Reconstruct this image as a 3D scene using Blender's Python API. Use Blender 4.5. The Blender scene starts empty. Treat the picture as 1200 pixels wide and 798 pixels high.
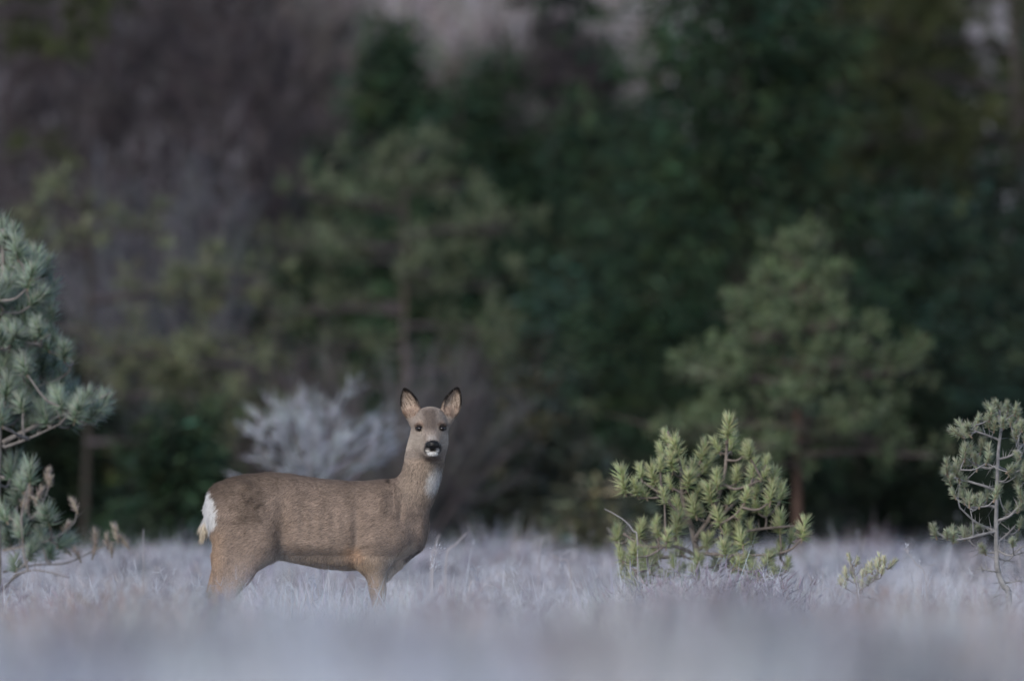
import bpy, math, random
import numpy as np
from mathutils import Vector, Quaternion

R = np.random.default_rng(7)
random.seed(7)
S = bpy.context.scene
C = S.collection

# ------------------------------------------------------------------ camera, sky, sun, exposure
FPX, HOR, CAM_Z = 13333.0, 592.0, 0.60
FOCUS = 40.4
cam_data = bpy.data.cameras.new('camera')
cam_data.lens = 400.0
cam_data.sensor_width = 36.0
cam_data.clip_start = 0.5
cam_data.clip_end = 6000.0
cam_data.dof.use_dof = True
cam_data.dof.focus_distance = FOCUS
cam_data.dof.aperture_fstop = 3.5
cam_data.dof.aperture_blades = 9
cam = bpy.data.objects.new('camera', cam_data)
C.objects.link(cam)
cam.location = (0, 0, CAM_Z)
cam.rotation_euler = (math.pi / 2 + math.atan((HOR - 399.0) / FPX), 0, 0)
S.camera = cam

SUN_EL, SUN_AZ = math.radians(34), math.radians(205)     # azimuth clockwise from +Y
world = bpy.data.worlds.new('World')
S.world = world
world.use_nodes = True
wn = world.node_tree
sky = wn.nodes.new('ShaderNodeTexSky')
sky.sky_type = 'NISHITA'
sky.sun_disc = False
sky.sun_elevation = SUN_EL
sky.sun_rotation = SUN_AZ
sky.air_density = 1.0
sky.dust_density = 1.0
sky.ozone_density = 1.0
wn.links.new(sky.outputs[0], wn.nodes['Background'].inputs[0])
wn.nodes['Background'].inputs[1].default_value = 0.088
sun_data = bpy.data.lights.new('sun', 'SUN')
sun_data.energy = 1.2
sun_data.angle = math.radians(28)
sun_data.color = (1.0, 0.93, 0.86)
sun = bpy.data.objects.new('sun', sun_data)
C.objects.link(sun)
to_sun = Vector((math.sin(SUN_AZ) * math.cos(SUN_EL), math.cos(SUN_AZ) * math.cos(SUN_EL), math.sin(SUN_EL)))
sun.rotation_euler = to_sun.to_track_quat('Z', 'Y').to_euler()
sun.location = (-10, -10, 30)
S.view_settings.view_transform = 'Standard'
S.view_settings.look = 'None'
S.view_settings.gamma = 1.0
S.view_settings.exposure = 0.8
S.render.engine = 'CYCLES'
S.cycles.use_denoising = True
S.cycles.max_bounces = 5
S.cycles.diffuse_bounces = 3
S.cycles.transparent_max_bounces = 4

# ------------------------------------------------------------------ helpers
def pt(px, py, d):
    """point seen at photograph pixel (px, py) at distance d from the camera"""
    return np.array([(px - 600.0) / FPX * d, d, CAM_Z - (py - HOR) / FPX * d])

_gy = np.array([-3000, -20, 0, 10, 18, 25, 32, 38, 43, 47, 55, 65, 75, 130, 200, 400, 800, 3000.])
_gz = np.array([0, -.05, -.05, .10, .17, .13, .05, 0, 0, .02, .10, .19, .24, .5, 2.5, 26, 70, 90.])  # far rise added to cover the bright sky behind the wood
def ground_z(x, y):
    x = np.asarray(x, float); y = np.asarray(y, float)
    z = np.interp(y, _gy, _gz)
    n = (np.sin(x * 2.1 + y * 1.3) + np.sin(x * 3.7 - y * 2.2 + 1.7) + np.sin(x * 1.1 + y * .7 + .5)
         + .6 * np.sin(x * 6.1 + y * 4.4)) * .02
    near = np.clip((y - 4) / 6, 0, 1) * np.clip((90 - y) / 20, 0, 1)
    deer = 1 - np.exp(-((x + .7) / .8) ** 2 - ((y - FOCUS) / .8) ** 2)
    return z + n * near * deer

def noise2(x, y, seed=0):
    """smooth value noise 0..1"""
    def h(i, j):
        v = np.sin(i * 127.1 + j * 311.7 + seed * 74.7) * 43758.5453
        return v - np.floor(v)
    xi, yi = np.floor(x), np.floor(y)
    fx, fy = x - xi, y - yi
    fx = fx * fx * (3 - 2 * fx); fy = fy * fy * (3 - 2 * fy)
    return (h(xi, yi) * (1 - fx) + h(xi + 1, yi) * fx) * (1 - fy) + (h(xi, yi + 1) * (1 - fx) + h(xi + 1, yi + 1) * fx) * fy

def make_mesh(name, V, faces, col=None, smooth=False):
    V = np.ascontiguousarray(V, dtype=np.float32)
    me = bpy.data.meshes.new(name)
    faces = [np.asarray(f, dtype=np.int32) for f in faces if len(f)]
    me.vertices.add(len(V)); me.vertices.foreach_set('co', V.ravel())
    nl = sum(f.size for f in faces); npoly = sum(len(f) for f in faces)
    me.loops.add(nl); me.polygons.add(npoly)
    me.loops.foreach_set('vertex_index', np.concatenate([f.ravel() for f in faces]))
    tot = np.concatenate([np.full(len(f), f.shape[1], np.int32) for f in faces])
    start = np.concatenate([[0], np.cumsum(tot)[:-1]]).astype(np.int32)
    me.polygons.foreach_set('loop_start', start)
    if smooth:
        me.polygons.foreach_set('use_smooth', np.ones(npoly, dtype=bool))
    me.update(calc_edges=True)
    if col is not None:
        a = me.color_attributes.new('Col', 'FLOAT_COLOR', 'POINT')
        c = np.ones((len(V), 4), np.float32); c[:, :3] = col
        a.data.foreach_set('color', c.ravel())
    return me

class MB:
    """collects geometry chunks and links them as one mesh object"""
    def __init__(self): self.V, self.F, self.c, self.n = [], [], [], 0
    def add(self, V, F, col):
        V = np.asarray(V, float).reshape(-1, 3)
        self.V.append(V); self.F.append(np.asarray(F, np.int64) + self.n)
        col = np.asarray(col, float)
        if col.ndim == 1: col = np.repeat(col[None], len(V), 0)
        self.c.append(col); self.n += len(V)
    def mesh(self, name, smooth=False):
        tri = [f for f in self.F if f.shape[1] == 3]; quad = [f for f in self.F if f.shape[1] == 4]
        fs = ([np.concatenate(tri)] if tri else []) + ([np.concatenate(quad)] if quad else [])
        return make_mesh(name, np.concatenate(self.V), fs, np.concatenate(self.c), smooth)
    def build(self, name, mat, parent=None, smooth=False):
        return link(name, self.mesh(name, smooth), mat, parent)

def link(name, me, mat=None, parent=None, loc=None):
    o = bpy.data.objects.new(name, me)
    C.objects.link(o)
    if mat is not None and len(me.materials) == 0: me.materials.append(mat)
    if parent is not None: o.parent = parent
    if loc is not None: o.location = loc
    return o

def tag(o, label=None, cat=None, group=None, kind=None):
    for k, v in (('label', label), ('category', cat), ('group', group), ('kind', kind)):
        if v: o[k] = v
    return o

def empty(name, loc, label, cat, group=None):
    o = bpy.data.objects.new(name, None)
    o.empty_display_size = .1
    C.objects.link(o); o.location = tuple(float(v) for v in loc)
    return tag(o, label, cat, group)

def unit(v):
    v = np.asarray(v, float)
    return v / np.maximum(np.linalg.norm(v, axis=-1, keepdims=True), 1e-9)

def perp(d):
    a = np.where(np.abs(d[:, 2:3]) < .9, np.array([[0, 0, 1.]]), np.array([[1., 0, 0]]))
    u = unit(np.cross(d, a))
    return u, np.cross(d, u)

def tube(mb, P, r, col, sides=7, wob=0.0):
    P = np.asarray(P, float); n = len(P)
    r = np.broadcast_to(np.asarray(r, float), (n,))
    T = unit(np.gradient(P, axis=0))
    u, v = perp(T)
    for i in range(1, n):                       # keep the frame from twisting
        u[i] = unit(u[i - 1] - T[i] * np.dot(u[i - 1], T[i])); v[i] = np.cross(T[i], u[i])
    a = np.arange(sides) * 2 * math.pi / sides
    rr = r[:, None] * (1 + wob * R.normal(size=(n, sides)))
    V = P[:, None] + rr[..., None] * (np.cos(a)[None, :, None] * u[:, None] + np.sin(a)[None, :, None] * v[:, None])
    V = np.concatenate([V.reshape(-1, 3), P[-1:]])
    F = []
    for i in range(n - 1):
        for k in range(sides):
            k2 = (k + 1) % sides
            F.append((i * sides + k, i * sides + k2, (i + 1) * sides + k2, (i + 1) * sides + k))
    mb.add(V, F, col)
    last = (n - 1) * sides
    cap = [(last + k, last + (k + 1) % sides, n * sides) for k in range(sides)]
    mb.F.append(np.asarray(cap) + mb.n - len(V))

def smooth_path(pts, m=5):
    """Catmull-Rom through the points"""
    P = np.asarray(pts, float)
    if len(P) < 3: 
        t = np.linspace(0, 1, m)[:, None]; return P[0] * (1 - t) + P[-1] * t
    Q = np.vstack([2 * P[0] - P[1], P, 2 * P[-1] - P[-2]]); out = []
    for i in range(1, len(Q) - 2):
        for t in np.linspace(0, 1, m, endpoint=False):
            a, b, c, d = Q[i - 1:i + 3]
            out.append(.5 * (2 * b + (c - a) * t + (2 * a - 5 * b + 4 * c - d) * t * t + (3 * b - a - 3 * c + d) * t ** 3))
    out.append(P[-1])
    return np.array(out)

def cones(mb, P0, P1, r, col0, col1=None, bend=0.0):
    """many thin three-sided twigs from P0 to P1"""
    P0 = np.asarray(P0, float); P1 = np.asarray(P1, float); N = len(P0)
    if N == 0: return
    r = np.broadcast_to(np.asarray(r, float), (N,))
    d = unit(P1 - P0); u, v = perp(d)
    rings = []
    for k in range(3):
        a = k * 2 * math.pi / 3
        rings.append(P0 + r[:, None] * (math.cos(a) * u + math.sin(a) * v))
    V = np.stack(rings + [P1], 1).reshape(-1, 3)
    b = np.arange(N)[:, None] * 4
    F = np.concatenate([b + np.array([[0, 1, 3]]), b + np.array([[1, 2, 3]]), b + np.array([[2, 0, 3]])])
    col0 = np.broadcast_to(np.asarray(col0, float), (N, 3))
    col1 = col0 if col1 is None else np.broadcast_to(np.asarray(col1, float), (N, 3))
    mb.add(V, F, np.stack([col0, col0, col0, col1], 1).reshape(-1, 3))

def leaves(mb, P, D, ln, w, col, col_tip=None):
    """many small needle sprays: pointed diamonds at P along D"""
    N = len(P); D = unit(D); u, v = perp(D)
    a = R.uniform(0, 2 * math.pi, (N, 1)); s = np.cos(a) * u + np.sin(a) * v
    ln = np.broadcast_to(ln, (N,))[:, None]; w = np.broadcast_to(w, (N,))[:, None]
    bulge = np.cross(D, s) * w * .35
    V = np.stack([P, P + D * ln * .45 + s * w * .5 + bulge, P + D * ln, P + D * ln * .45 - s * w * .5 + bulge], 1).reshape(-1, 3)
    b = np.arange(N)[:, None] * 4
    F = np.concatenate([b + np.array([[0, 1, 2]]), b + np.array([[0, 2, 3]])])
    col = np.broadcast_to(np.asarray(col, float), (N, 3))
    ct = col if col_tip is None else np.broadcast_to(np.asarray(col_tip, float), (N, 3))
    mb.add(V, F, np.stack([col, col * .5 + ct * .5, ct, col * .5 + ct * .5], 1).reshape(-1, 3))

def blades(mb, P, D, ln, w, droop, col, col_tip):
    """curved grass blades: three rings, drooping over"""
    N = len(P); D = unit(D)
    side = unit(np.cross(D, R.normal(size=(N, 3))))
    lean = unit(np.stack([R.normal(size=N), R.normal(size=N), np.zeros(N)], 1))
    ln = ln[:, None]; w = np.broadcast_to(w, (N,))[:, None]; droop = droop[:, None]
    M1 = P + D * ln * .55 + lean * ln * droop * .15
    T = P + D * ln * (1 - .25 * droop) + lean * ln * droop * .65 - np.array([[0, 0, 1.]]) * ln * droop * .22
    V = np.stack([P - side * w * .5, P + side * w * .5, M1 + side * w * .42, M1 - side * w * .42, T], 1).reshape(-1, 3)
    b = np.arange(N)[:, None] * 5
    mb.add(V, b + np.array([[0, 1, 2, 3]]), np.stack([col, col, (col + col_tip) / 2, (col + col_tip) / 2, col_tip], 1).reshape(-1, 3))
    mb.F.append(b + np.array([[3, 2, 4]]) + mb.n - len(V))

# ------------------------------------------------------------------ materials
def mat_attr(name, rough=.85, noise=0.0, nscale=40.0, rand=0.0, bump=0.0, spec=.3, trans=0.0):
    m = bpy.data.materials.new(name); m.use_nodes = True
    nt = m.node_tree; b = nt.nodes['Principled BSDF']
    at = nt.nodes.new('ShaderNodeAttribute'); at.attribute_name = 'Col'
    out = at.outputs['Color']
    b.inputs['Roughness'].default_value = rough
    b.inputs['Specular IOR Level'].default_value = spec
    tc = nt.nodes.new('ShaderNodeTexCoord')
    if noise or bump:
        nz = nt.nodes.new('ShaderNodeTexNoise'); nz.inputs['Scale'].default_value = nscale
        nz.inputs['Detail'].default_value = 5
        nt.links.new(tc.outputs['Object'], nz.inputs['Vector'])
    if noise:
        mp = nt.nodes.new('ShaderNodeMapRange')
        mp.inputs[1].default_value = .25; mp.inputs[2].default_value = .75
        mp.inputs[3].default_value = 1 - noise; mp.inputs[4].default_value = 1 + noise
        nt.links.new(nz.outputs[0], mp.inputs[0])
        mx = nt.nodes.new('ShaderNodeMix'); mx.data_type = 'RGBA'; mx.blend_type = 'MULTIPLY'; mx.inputs[0].default_value = 1
        nt.links.new(out, mx.inputs[6]); nt.links.new(mp.outputs[0], mx.inputs[7]); out = mx.outputs[2]
    if rand:
        oi = nt.nodes.new('ShaderNodeObjectInfo')
        mp = nt.nodes.new('ShaderNodeMapRange'); mp.inputs[3].default_value = 1 - rand; mp.inputs[4].default_value = 1 + rand
        nt.links.new(oi.outputs['Random'], mp.inputs[0])
        mx = nt.nodes.new('ShaderNodeMix'); mx.data_type = 'RGBA'; mx.blend_type = 'MULTIPLY'; mx.inputs[0].default_value = 1
        nt.links.new(out, mx.inputs[6]); nt.links.new(mp.outputs[0], mx.inputs[7]); out = mx.outputs[2]
    nt.links.new(out, b.inputs['Base Color'])
    if bump:
        bp = nt.nodes.new('ShaderNodeBump'); bp.inputs['Strength'].default_value = bump; bp.inputs['Distance'].default_value = .01
        nt.links.new(nz.outputs[0], bp.inputs['Height']); nt.links.new(bp.outputs[0], b.inputs['Normal'])
    return m

M_NEEDLE = mat_attr('frosted_needles', .7, rand=.18, spec=.25)
M_CROWN = mat_attr('conifer_foliage', .8, noise=.25, nscale=3.0, spec=.15)
M_BARK = mat_attr('bark', .9, noise=.35, nscale=45, bump=.6, spec=.15)
M_TWIG = mat_attr('bare_twigs', .9, noise=.2, nscale=4, spec=.15)
M_GRASS = mat_attr('frosted_grass', .75, noise=.12, nscale=2.5, spec=.25)

def ground_material():
    m = bpy.data.materials.new('heath_ground'); m.use_nodes = True
    nt = m.node_tree; b = nt.nodes['Principled BSDF']; b.inputs['Roughness'].default_value = .95
    tc = nt.nodes.new('ShaderNodeTexCoord')
    nz = nt.nodes.new('ShaderNodeTexNoise'); nz.inputs['Scale'].default_value = 1.6; nz.inputs['Detail'].default_value = 8
    nt.links.new(tc.outputs['Object'], nz.inputs['Vector'])
    frost = nt.nodes.new('ShaderNodeValToRGB')
    frost.color_ramp.elements[0].position = .3; frost.color_ramp.elements[0].color = (.16, .14, .14, 1)
    frost.color_ramp.elements[1].position = .7; frost.color_ramp.elements[1].color = (.46, .45, .5, 1)
    wood = nt.nodes.new('ShaderNodeValToRGB')
    wood.color_ramp.elements[0].position = .3; wood.color_ramp.elements[0].color = (.014, .013, .010, 1)  # forest floor, darkened to stand for shade under the boughs
    wood.color_ramp.elements[1].position = .75; wood.color_ramp.elements[1].color = (.05, .042, .03, 1)
    nt.links.new(nz.outputs[0], frost.inputs[0]); nt.links.new(nz.outputs[0], wood.inputs[0])
    sx = nt.nodes.new('ShaderNodeSeparateXYZ'); nt.links.new(tc.outputs['Object'], sx.inputs[0])
    ad = nt.nodes.new('ShaderNodeMath'); ad.operation = 'MULTIPLY_ADD'; ad.inputs[1].default_value = 10
    nt.links.new(nz.outputs[0], ad.inputs[0]); nt.links.new(sx.outputs['Y'], ad.inputs[2])
    mr = nt.nodes.new('ShaderNodeMapRange'); mr.inputs[1].default_value = 68; mr.inputs[2].default_value = 76
    nt.links.new(ad.outputs[0], mr.inputs[0])
    mx = nt.nodes.new('ShaderNodeMix'); mx.data_type = 'RGBA'
    nt.links.new(mr.outputs[0], mx.inputs[0]); nt.links.new(frost.outputs[0], mx.inputs[6]); nt.links.new(wood.outputs[0], mx.inputs[7])
    added_hill = nt.nodes.new('ShaderNodeValToRGB')                       # added far hillside, pale tan to dull the bright sky in the gaps
    nz2 = nt.nodes.new('ShaderNodeTexNoise'); nz2.inputs['Scale'].default_value = .12; nz2.inputs['Detail'].default_value = 7
    nt.links.new(tc.outputs['Object'], nz2.inputs['Vector'])
    added_hill.color_ramp.elements[0].position = .38; added_hill.color_ramp.elements[0].color = (.16, .135, .135, 1)
    added_hill.color_ramp.elements[1].position = .6; added_hill.color_ramp.elements[1].color = (.36, .33, .33, 1)
    nt.links.new(nz2.outputs[0], added_hill.inputs[0])
    mr2 = nt.nodes.new('ShaderNodeMapRange'); mr2.inputs[1].default_value = 140; mr2.inputs[2].default_value = 165
    nt.links.new(ad.outputs[0], mr2.inputs[0])
    mx2 = nt.nodes.new('ShaderNodeMix'); mx2.data_type = 'RGBA'
    nt.links.new(mr2.outputs[0], mx2.inputs[0]); nt.links.new(mx.outputs[2], mx2.inputs[6]); nt.links.new(added_hill.outputs[0], mx2.inputs[7])
    nt.links.new(mx2.outputs[2], b.inputs['Base Color'])
    return m

# ------------------------------------------------------------------ ground
def axis(breaks):
    out = []
    for a, b, s in breaks: out += list(np.arange(a, b, s))
    return np.array(out + [breaks[-1][1]], float)
gx = axis([(-3000, -300, 900), (-300, -40, 52), (-40, -9, 3.1), (-9, 9, .2), (9, 40, 3.1), (40, 300, 52), (300, 3000, 900)])
gyv = axis([(-3000, -20, 745), (-20, 4, 4), (4, 72, .25), (72, 140, 4), (140, 400, 13), (400, 3000, 650)])
X, Y = np.meshgrid(gx, gyv, indexing='ij')
Z = ground_z(X, Y)
nx, ny = X.shape
ii = np.arange(nx * ny).reshape(nx, ny)
GF = np.stack([ii[:-1, :-1], ii[1:, :-1], ii[1:, 1:], ii[:-1, 1:]], -1).reshape(-1, 4)
ground = link('ground', make_mesh('ground', np.stack([X, Y, Z], -1).reshape(-1, 3), [GF], smooth=True), ground_material())
tag(ground, kind='structure')

# ------------------------------------------------------------------ forest trees
GREY_TWIG = np.array([.12, .105, .115]); BARK_DARK = np.array([.05, .045, .04]); BARK_RED = np.array([.105, .066, .054])

def base_of(px, d):
    x = (px - 600) / FPX * d
    return np.array([x, d, float(ground_z(x, d)) - .03])

def jitter(col, N, amt=.25):
    return np.asarray(col)[None] * (1 + amt * R.normal(size=(N, 1))).clip(.35, 1.9) * (1 + .08 * R.normal(size=(N, 3)))

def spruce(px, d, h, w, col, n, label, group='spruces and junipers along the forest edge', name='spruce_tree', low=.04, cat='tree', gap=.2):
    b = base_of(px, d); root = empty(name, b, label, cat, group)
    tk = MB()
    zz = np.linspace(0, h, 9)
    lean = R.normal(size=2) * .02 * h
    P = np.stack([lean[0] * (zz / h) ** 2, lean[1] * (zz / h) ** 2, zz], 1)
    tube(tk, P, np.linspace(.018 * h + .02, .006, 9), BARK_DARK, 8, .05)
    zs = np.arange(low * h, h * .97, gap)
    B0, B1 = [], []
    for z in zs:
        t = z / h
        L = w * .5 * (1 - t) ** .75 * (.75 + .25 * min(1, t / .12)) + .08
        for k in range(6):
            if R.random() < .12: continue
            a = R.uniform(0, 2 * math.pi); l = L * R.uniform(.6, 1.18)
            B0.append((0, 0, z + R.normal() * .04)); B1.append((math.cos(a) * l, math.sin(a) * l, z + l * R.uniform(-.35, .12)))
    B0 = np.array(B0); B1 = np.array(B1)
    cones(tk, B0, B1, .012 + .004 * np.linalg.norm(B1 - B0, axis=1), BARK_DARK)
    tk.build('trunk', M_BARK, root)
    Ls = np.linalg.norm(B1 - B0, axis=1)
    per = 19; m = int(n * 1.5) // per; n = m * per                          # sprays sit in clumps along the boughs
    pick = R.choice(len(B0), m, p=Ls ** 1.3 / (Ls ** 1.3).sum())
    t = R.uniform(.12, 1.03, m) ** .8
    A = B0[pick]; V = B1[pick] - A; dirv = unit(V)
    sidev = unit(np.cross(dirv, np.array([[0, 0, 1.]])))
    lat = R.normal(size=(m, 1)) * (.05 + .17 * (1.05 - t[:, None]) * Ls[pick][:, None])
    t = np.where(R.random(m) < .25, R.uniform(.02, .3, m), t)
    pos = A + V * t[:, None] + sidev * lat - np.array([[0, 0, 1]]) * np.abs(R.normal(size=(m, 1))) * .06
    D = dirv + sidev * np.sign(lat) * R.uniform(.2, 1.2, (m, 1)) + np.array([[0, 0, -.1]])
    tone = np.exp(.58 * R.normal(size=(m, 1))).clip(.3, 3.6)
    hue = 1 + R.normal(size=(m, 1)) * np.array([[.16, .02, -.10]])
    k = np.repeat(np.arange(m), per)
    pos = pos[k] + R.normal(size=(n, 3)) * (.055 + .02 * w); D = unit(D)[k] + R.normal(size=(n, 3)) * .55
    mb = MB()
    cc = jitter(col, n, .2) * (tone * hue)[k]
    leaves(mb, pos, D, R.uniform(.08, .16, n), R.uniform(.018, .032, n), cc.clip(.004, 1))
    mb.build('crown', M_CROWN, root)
    return root

def needle_balls(mb, centres, dirs, rad, per, ln, w, col, tip):
    """loose pine tufts for far trees"""
    N = len(centres)
    k = np.repeat(np.arange(N), per); M = len(k)
    D = unit(dirs[k] * .7 + R.normal(size=(M, 3)) * .8)
    P = centres[k] + R.normal(size=(M, 3)) * rad * .5
    tone = (1 + .2 * R.normal(size=(N, 1))).clip(.5, 1.6)
    cc = jitter(col, M, .15) * tone[k]; ct = jitter(tip, M, .15) * tone[k]
    leaves(mb, P, D, R.uniform(.7, 1.2, M) * ln, R.uniform(.7, 1.2, M) * w, cc.clip(.004, 1), ct.clip(.004, 1))

def far_pine(px, d, h, limbs, col, tip, label, group='scots pines along the forest edge', name='pine_tree', trunk_r=.05, bark=BARK_RED,
             per=26, tufts=22, ln=.13, twigcol=None, trunk_top=None, spread=.16, barebelow=.25):
    """limbs: (height, side reach in m, depth reach in m, rise in m, fullness)"""
    b = base_of(px, d); root = empty(name, b, label, 'tree', group)
    tk = MB(); zz = np.linspace(0, h, 12)
    P = np.stack([.03 * np.sin(zz * 1.3 + px), .02 * np.cos(zz * 1.7), zz], 1)
    tube(tk, P, np.linspace(trunk_r, trunk_r * .25, 12), bark * np.array([1, 1, 1.]), 9, .07)
    tk.build('trunk', M_BARK, root)
    crown = MB(); cen, dr = [], []
    twc = GREY_TWIG * .8 if twigcol is None else twigcol
    for (z, rx, ry, rise, full) in limbs:
        L = math.hypot(rx, ry)
        pts = [(0.0, 0, z), (rx * .4, ry * .4, z + rise * .25 + L * .03), (rx * .75, ry * .75, z + rise * .6), (rx, ry, z + rise)]
        path = smooth_path(pts, 5)
        bb = MB(); r = np.linspace(.012 + .016 * L, .005, len(path)); tube(bb, path, r, twc * .8, 5, .05)
        ns = max(6, int(tufts * full * (.4 + L)))
        t = R.uniform(barebelow, 1.0, ns)
        idx = t * (len(path) - 1); i0 = np.minimum(idx.astype(int), len(path) - 2); f = (idx - i0)[:, None]
        A = path[i0] * (1 - f) + path[i0 + 1] * f
        ld = unit(np.array([[rx, ry, rise]]))
        off = R.normal(size=(ns, 3)) * np.array([[spread, spread, spread * .55]]) * (.5 + .5 * L) + np.array([[0, 0, .05]])
        T = A + off
        cones(bb, A, T, .006, twc, bend=0)
        # extra bare twigs
        m = ns * 2; tt = R.uniform(.1, 1, m) * (len(path) - 1); i0 = np.minimum(tt.astype(int), len(path) - 2)
        A2 = path[i0]; cones(bb, A2, A2 + R.normal(size=(m, 3)) * np.array([[.16, .16, .1]]) * (.4 + .5 * L) + ld * .08, .005, twc)
        bb.build('branch', M_TWIG, root)
        cen.append(T); dr.append(unit(off + np.array([[0, 0, .08]]) + ld * .1))
    cen = np.concatenate(cen); dr = np.concatenate(dr)
    needle_balls(crown, cen, dr, .05, per, ln, .016, col, tip)
    crown.build('crown', M_CROWN, root)
    return root

def bare_tree(px, d, h, w, label, col=GREY_TWIG, group='leafless birches behind the clearing', name='bare_tree', trunk_r=.03, nb=34, nt=900, trunkcol=None, low=.15, parts=('trunk', 'crown')):
    b = base_of(px, d); root = empty(name, b, label, 'tree', group)
    tk = MB(); zz = np.linspace(0, h, 10); ph = R.uniform(0, 6)
    P = np.stack([.06 * np.sin(zz * .9 + ph), .06 * np.cos(zz * .8 + ph), zz], 1)
    tube(tk, P, np.linspace(trunk_r, .008, 10), col if trunkcol is None else trunkcol, 8, .05)
    z0 = R.uniform(low * h, h * .95, nb); a = R.uniform(0, 2 * math.pi, nb)
    L = w * .5 * (1.15 - z0 / h * .75) * R.uniform(.7, 1.2, nb)
    B0 = np.stack([np.interp(z0, zz, P[:, 0]), np.interp(z0, zz, P[:, 1]), z0], 1)
    B1 = B0 + np.stack([np.cos(a) * L, np.sin(a) * L, L * R.uniform(.5, 1.4, nb)], 1)
    cones(tk, B0, B1, .009 + .008 * L, col)
    tk.build(parts[0], M_TWIG, root)
    mb = MB(); k = R.integers(0, nb, nt); t = R.uniform(.1, 1, (nt, 1))
    A = B0[k] + (B1[k] - B0[k]) * t
    D = unit(unit(B1[k] - B0[k]) * .8 + R.normal(size=(nt, 3)) * .55 + np.array([[0, 0, .25]]))
    l = R.uniform(.15, .5, (nt, 1))
    cones(mb, A, A + D * l, .0055, jitter(col, nt, .2))
    k2 = R.integers(0, nt, nt * 2); t2 = R.uniform(.2, 1, (nt * 2, 1))
    A2 = A[k2] + D[k2] * l[k2] * t2
    D2 = unit(D[k2] + R.normal(size=(nt * 2, 3)) * .6)
    cones(mb, A2, A2 + D2 * R.uniform(.08, .25, (nt * 2, 1)), .004, jitter(col, nt * 2, .2))
    mb.build(parts[1], M_TWIG, root)
    return root

def bare_shrub(px, d, h, w, label, col, n=60, nt=1500, name='bare_shrub', group='bare frosted shrubs before the wood', tipcol=None, r=.011, depth=.8, cat='shrub', fan=.35):
    """a fan of stems from one stool"""
    b = base_of(px, d); root = empty(name, b, label, cat, group)
    st = MB(); tw = MB()
    a = R.uniform(0, 2 * math.pi, n); sp = np.sqrt(R.uniform(0, 1, n))
    H = h * R.uniform(.55, 1.05, n) * (1 - fan * sp ** 2)
    B0 = R.normal(size=(n, 3)) * np.array([[.06 * w, .06 * w, .0]])
    M = B0 + np.stack([np.cos(a) * sp * w * .22, np.sin(a) * sp * w * .22 * depth, H * .5], 1)
    E = B0 + np.stack([np.cos(a) * sp * w * .52, np.sin(a) * sp * w * .52 * depth, H], 1)
    cc = jitter(col, n, .12)
    tc = col if tipcol is None else tipcol
    for i in range(n):
        path = smooth_path([B0[i], M[i] + R.normal(size=3) * .03 * h, E[i]], 4)
        tube(st, path, np.linspace(r, r * .35, len(path)), cc[i], 4)
    k = R.integers(0, n, nt); t = R.uniform(.25, 1, (nt, 1))
    A = np.where(t < .5, B0[k] + (M[k] - B0[k]) * t * 2, M[k] + (E[k] - M[k]) * (t * 2 - 1))
    D = unit(unit(E[k] - M[k]) + R.normal(size=(nt, 3)) * .5)
    l = R.uniform(.08, .24, (nt, 1)) * h * .6
    cones(tw, A, A + D * l, r * .42, jitter(tc, nt, .15))
    k2 = R.integers(0, nt, nt * 2); A2 = A[k2] + D[k2] * l[k2] * R.uniform(.2, .95, (nt * 2, 1))
    cones(tw, A2, A2 + unit(D[k2] + R.normal(size=(nt * 2, 3)) * .55) * R.uniform(.04, .12, (nt * 2, 1)) * h * .6, r * .33, jitter(tc, nt * 2, .15))
    st.build('stem', M_TWIG, root); tw.build('twig_crown', M_TWIG, root)
    return root

DARKG = np.array([.020, .037, .021]); MIDG = np.array([.038, .058, .034]); BLUEG = np.array([.031, .052, .037]); OLIVE = np.array([.062, .072, .034])

# dark spruces, right of the clearing
spruce(868, 86, 7.2, 3.3, DARKG * 1.25, 20000, 'tall dense dark spruce filling the middle of the forest edge')
spruce(700, 91, 3.75, 2.6, DARKG, 9000, 'dark spruce whose top ends below the pale gap in the wood')
spruce(790, 90, 3.6, 3.2, BLUEG * 1.0, 14000, 'broad blue green spruce left behind the light young pine')
spruce(985, 97, 8.0, 3.4, DARKG * .8, 9000, 'very dark spruce deep behind the right side of the young pine')
spruce(1085, 87, 2.9, 2.6, BLUEG * 1.0, 9000, 'low spreading blue green spruce right of the young pine', low=.1)
spruce(1190, 89, 3.2, 2.6, BLUEG * .9, 9000, 'low dark spruce behind the thin frosted pine sapling')
spruce(650, 99, 3.7, 2.4, MIDG * .9, 8000, 'slender mid green spruce above and right of the deer head')
# dark conifers, left of middle
spruce(462, 95, 4.65, 2.1, DARKG * 1.6, 12000, 'narrow dark spruce with its spire near the top of the wood', low=.2)
spruce(580, 96, 4.35, 2.1, DARKG * 1.5, 11000, 'dark spruce with pointed top just right of the narrow spire', low=.2)
spruce(530, 91, 3.5, 2.2, DARKG * 1.35, 9000, 'bushy dark spruce behind the greyish green pine above the deer')
spruce(390, 93, 3.35, 1.1, DARKG * 1.4, 5000, 'short dark spruce standing left below the narrow spire', low=.3)
spruce(312, 88, 2.55, 1.1, DARKG * .9, 4200, 'small dark juniper left of the greyish green pine', name='juniper_bush', cat='bush')
spruce(55, 80, 1.7, 1.5, DARKG * .55, 6000, 'added spruce with deep shade put into its dark colour right behind the frosted left pine', low=.02, gap=.1)  # added to deepen the dark; shade is in the crown colour
spruce(320, 84, 1.35, 1.2, DARKG * .6, 5000, 'added juniper with shade put into its dark colour behind the frosted dome shaped shrub', name='juniper_bush', cat='bush', low=.02, gap=.1)  # added for a darker backdrop, crown colour lowered as shade
spruce(215, 73, 1.05, 1.4, DARKG * 1.1, 5000, 'low dark green juniper between deer rump and frosted left pine', name='juniper_bush', cat='bush', low=.02, gap=.08)
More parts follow.
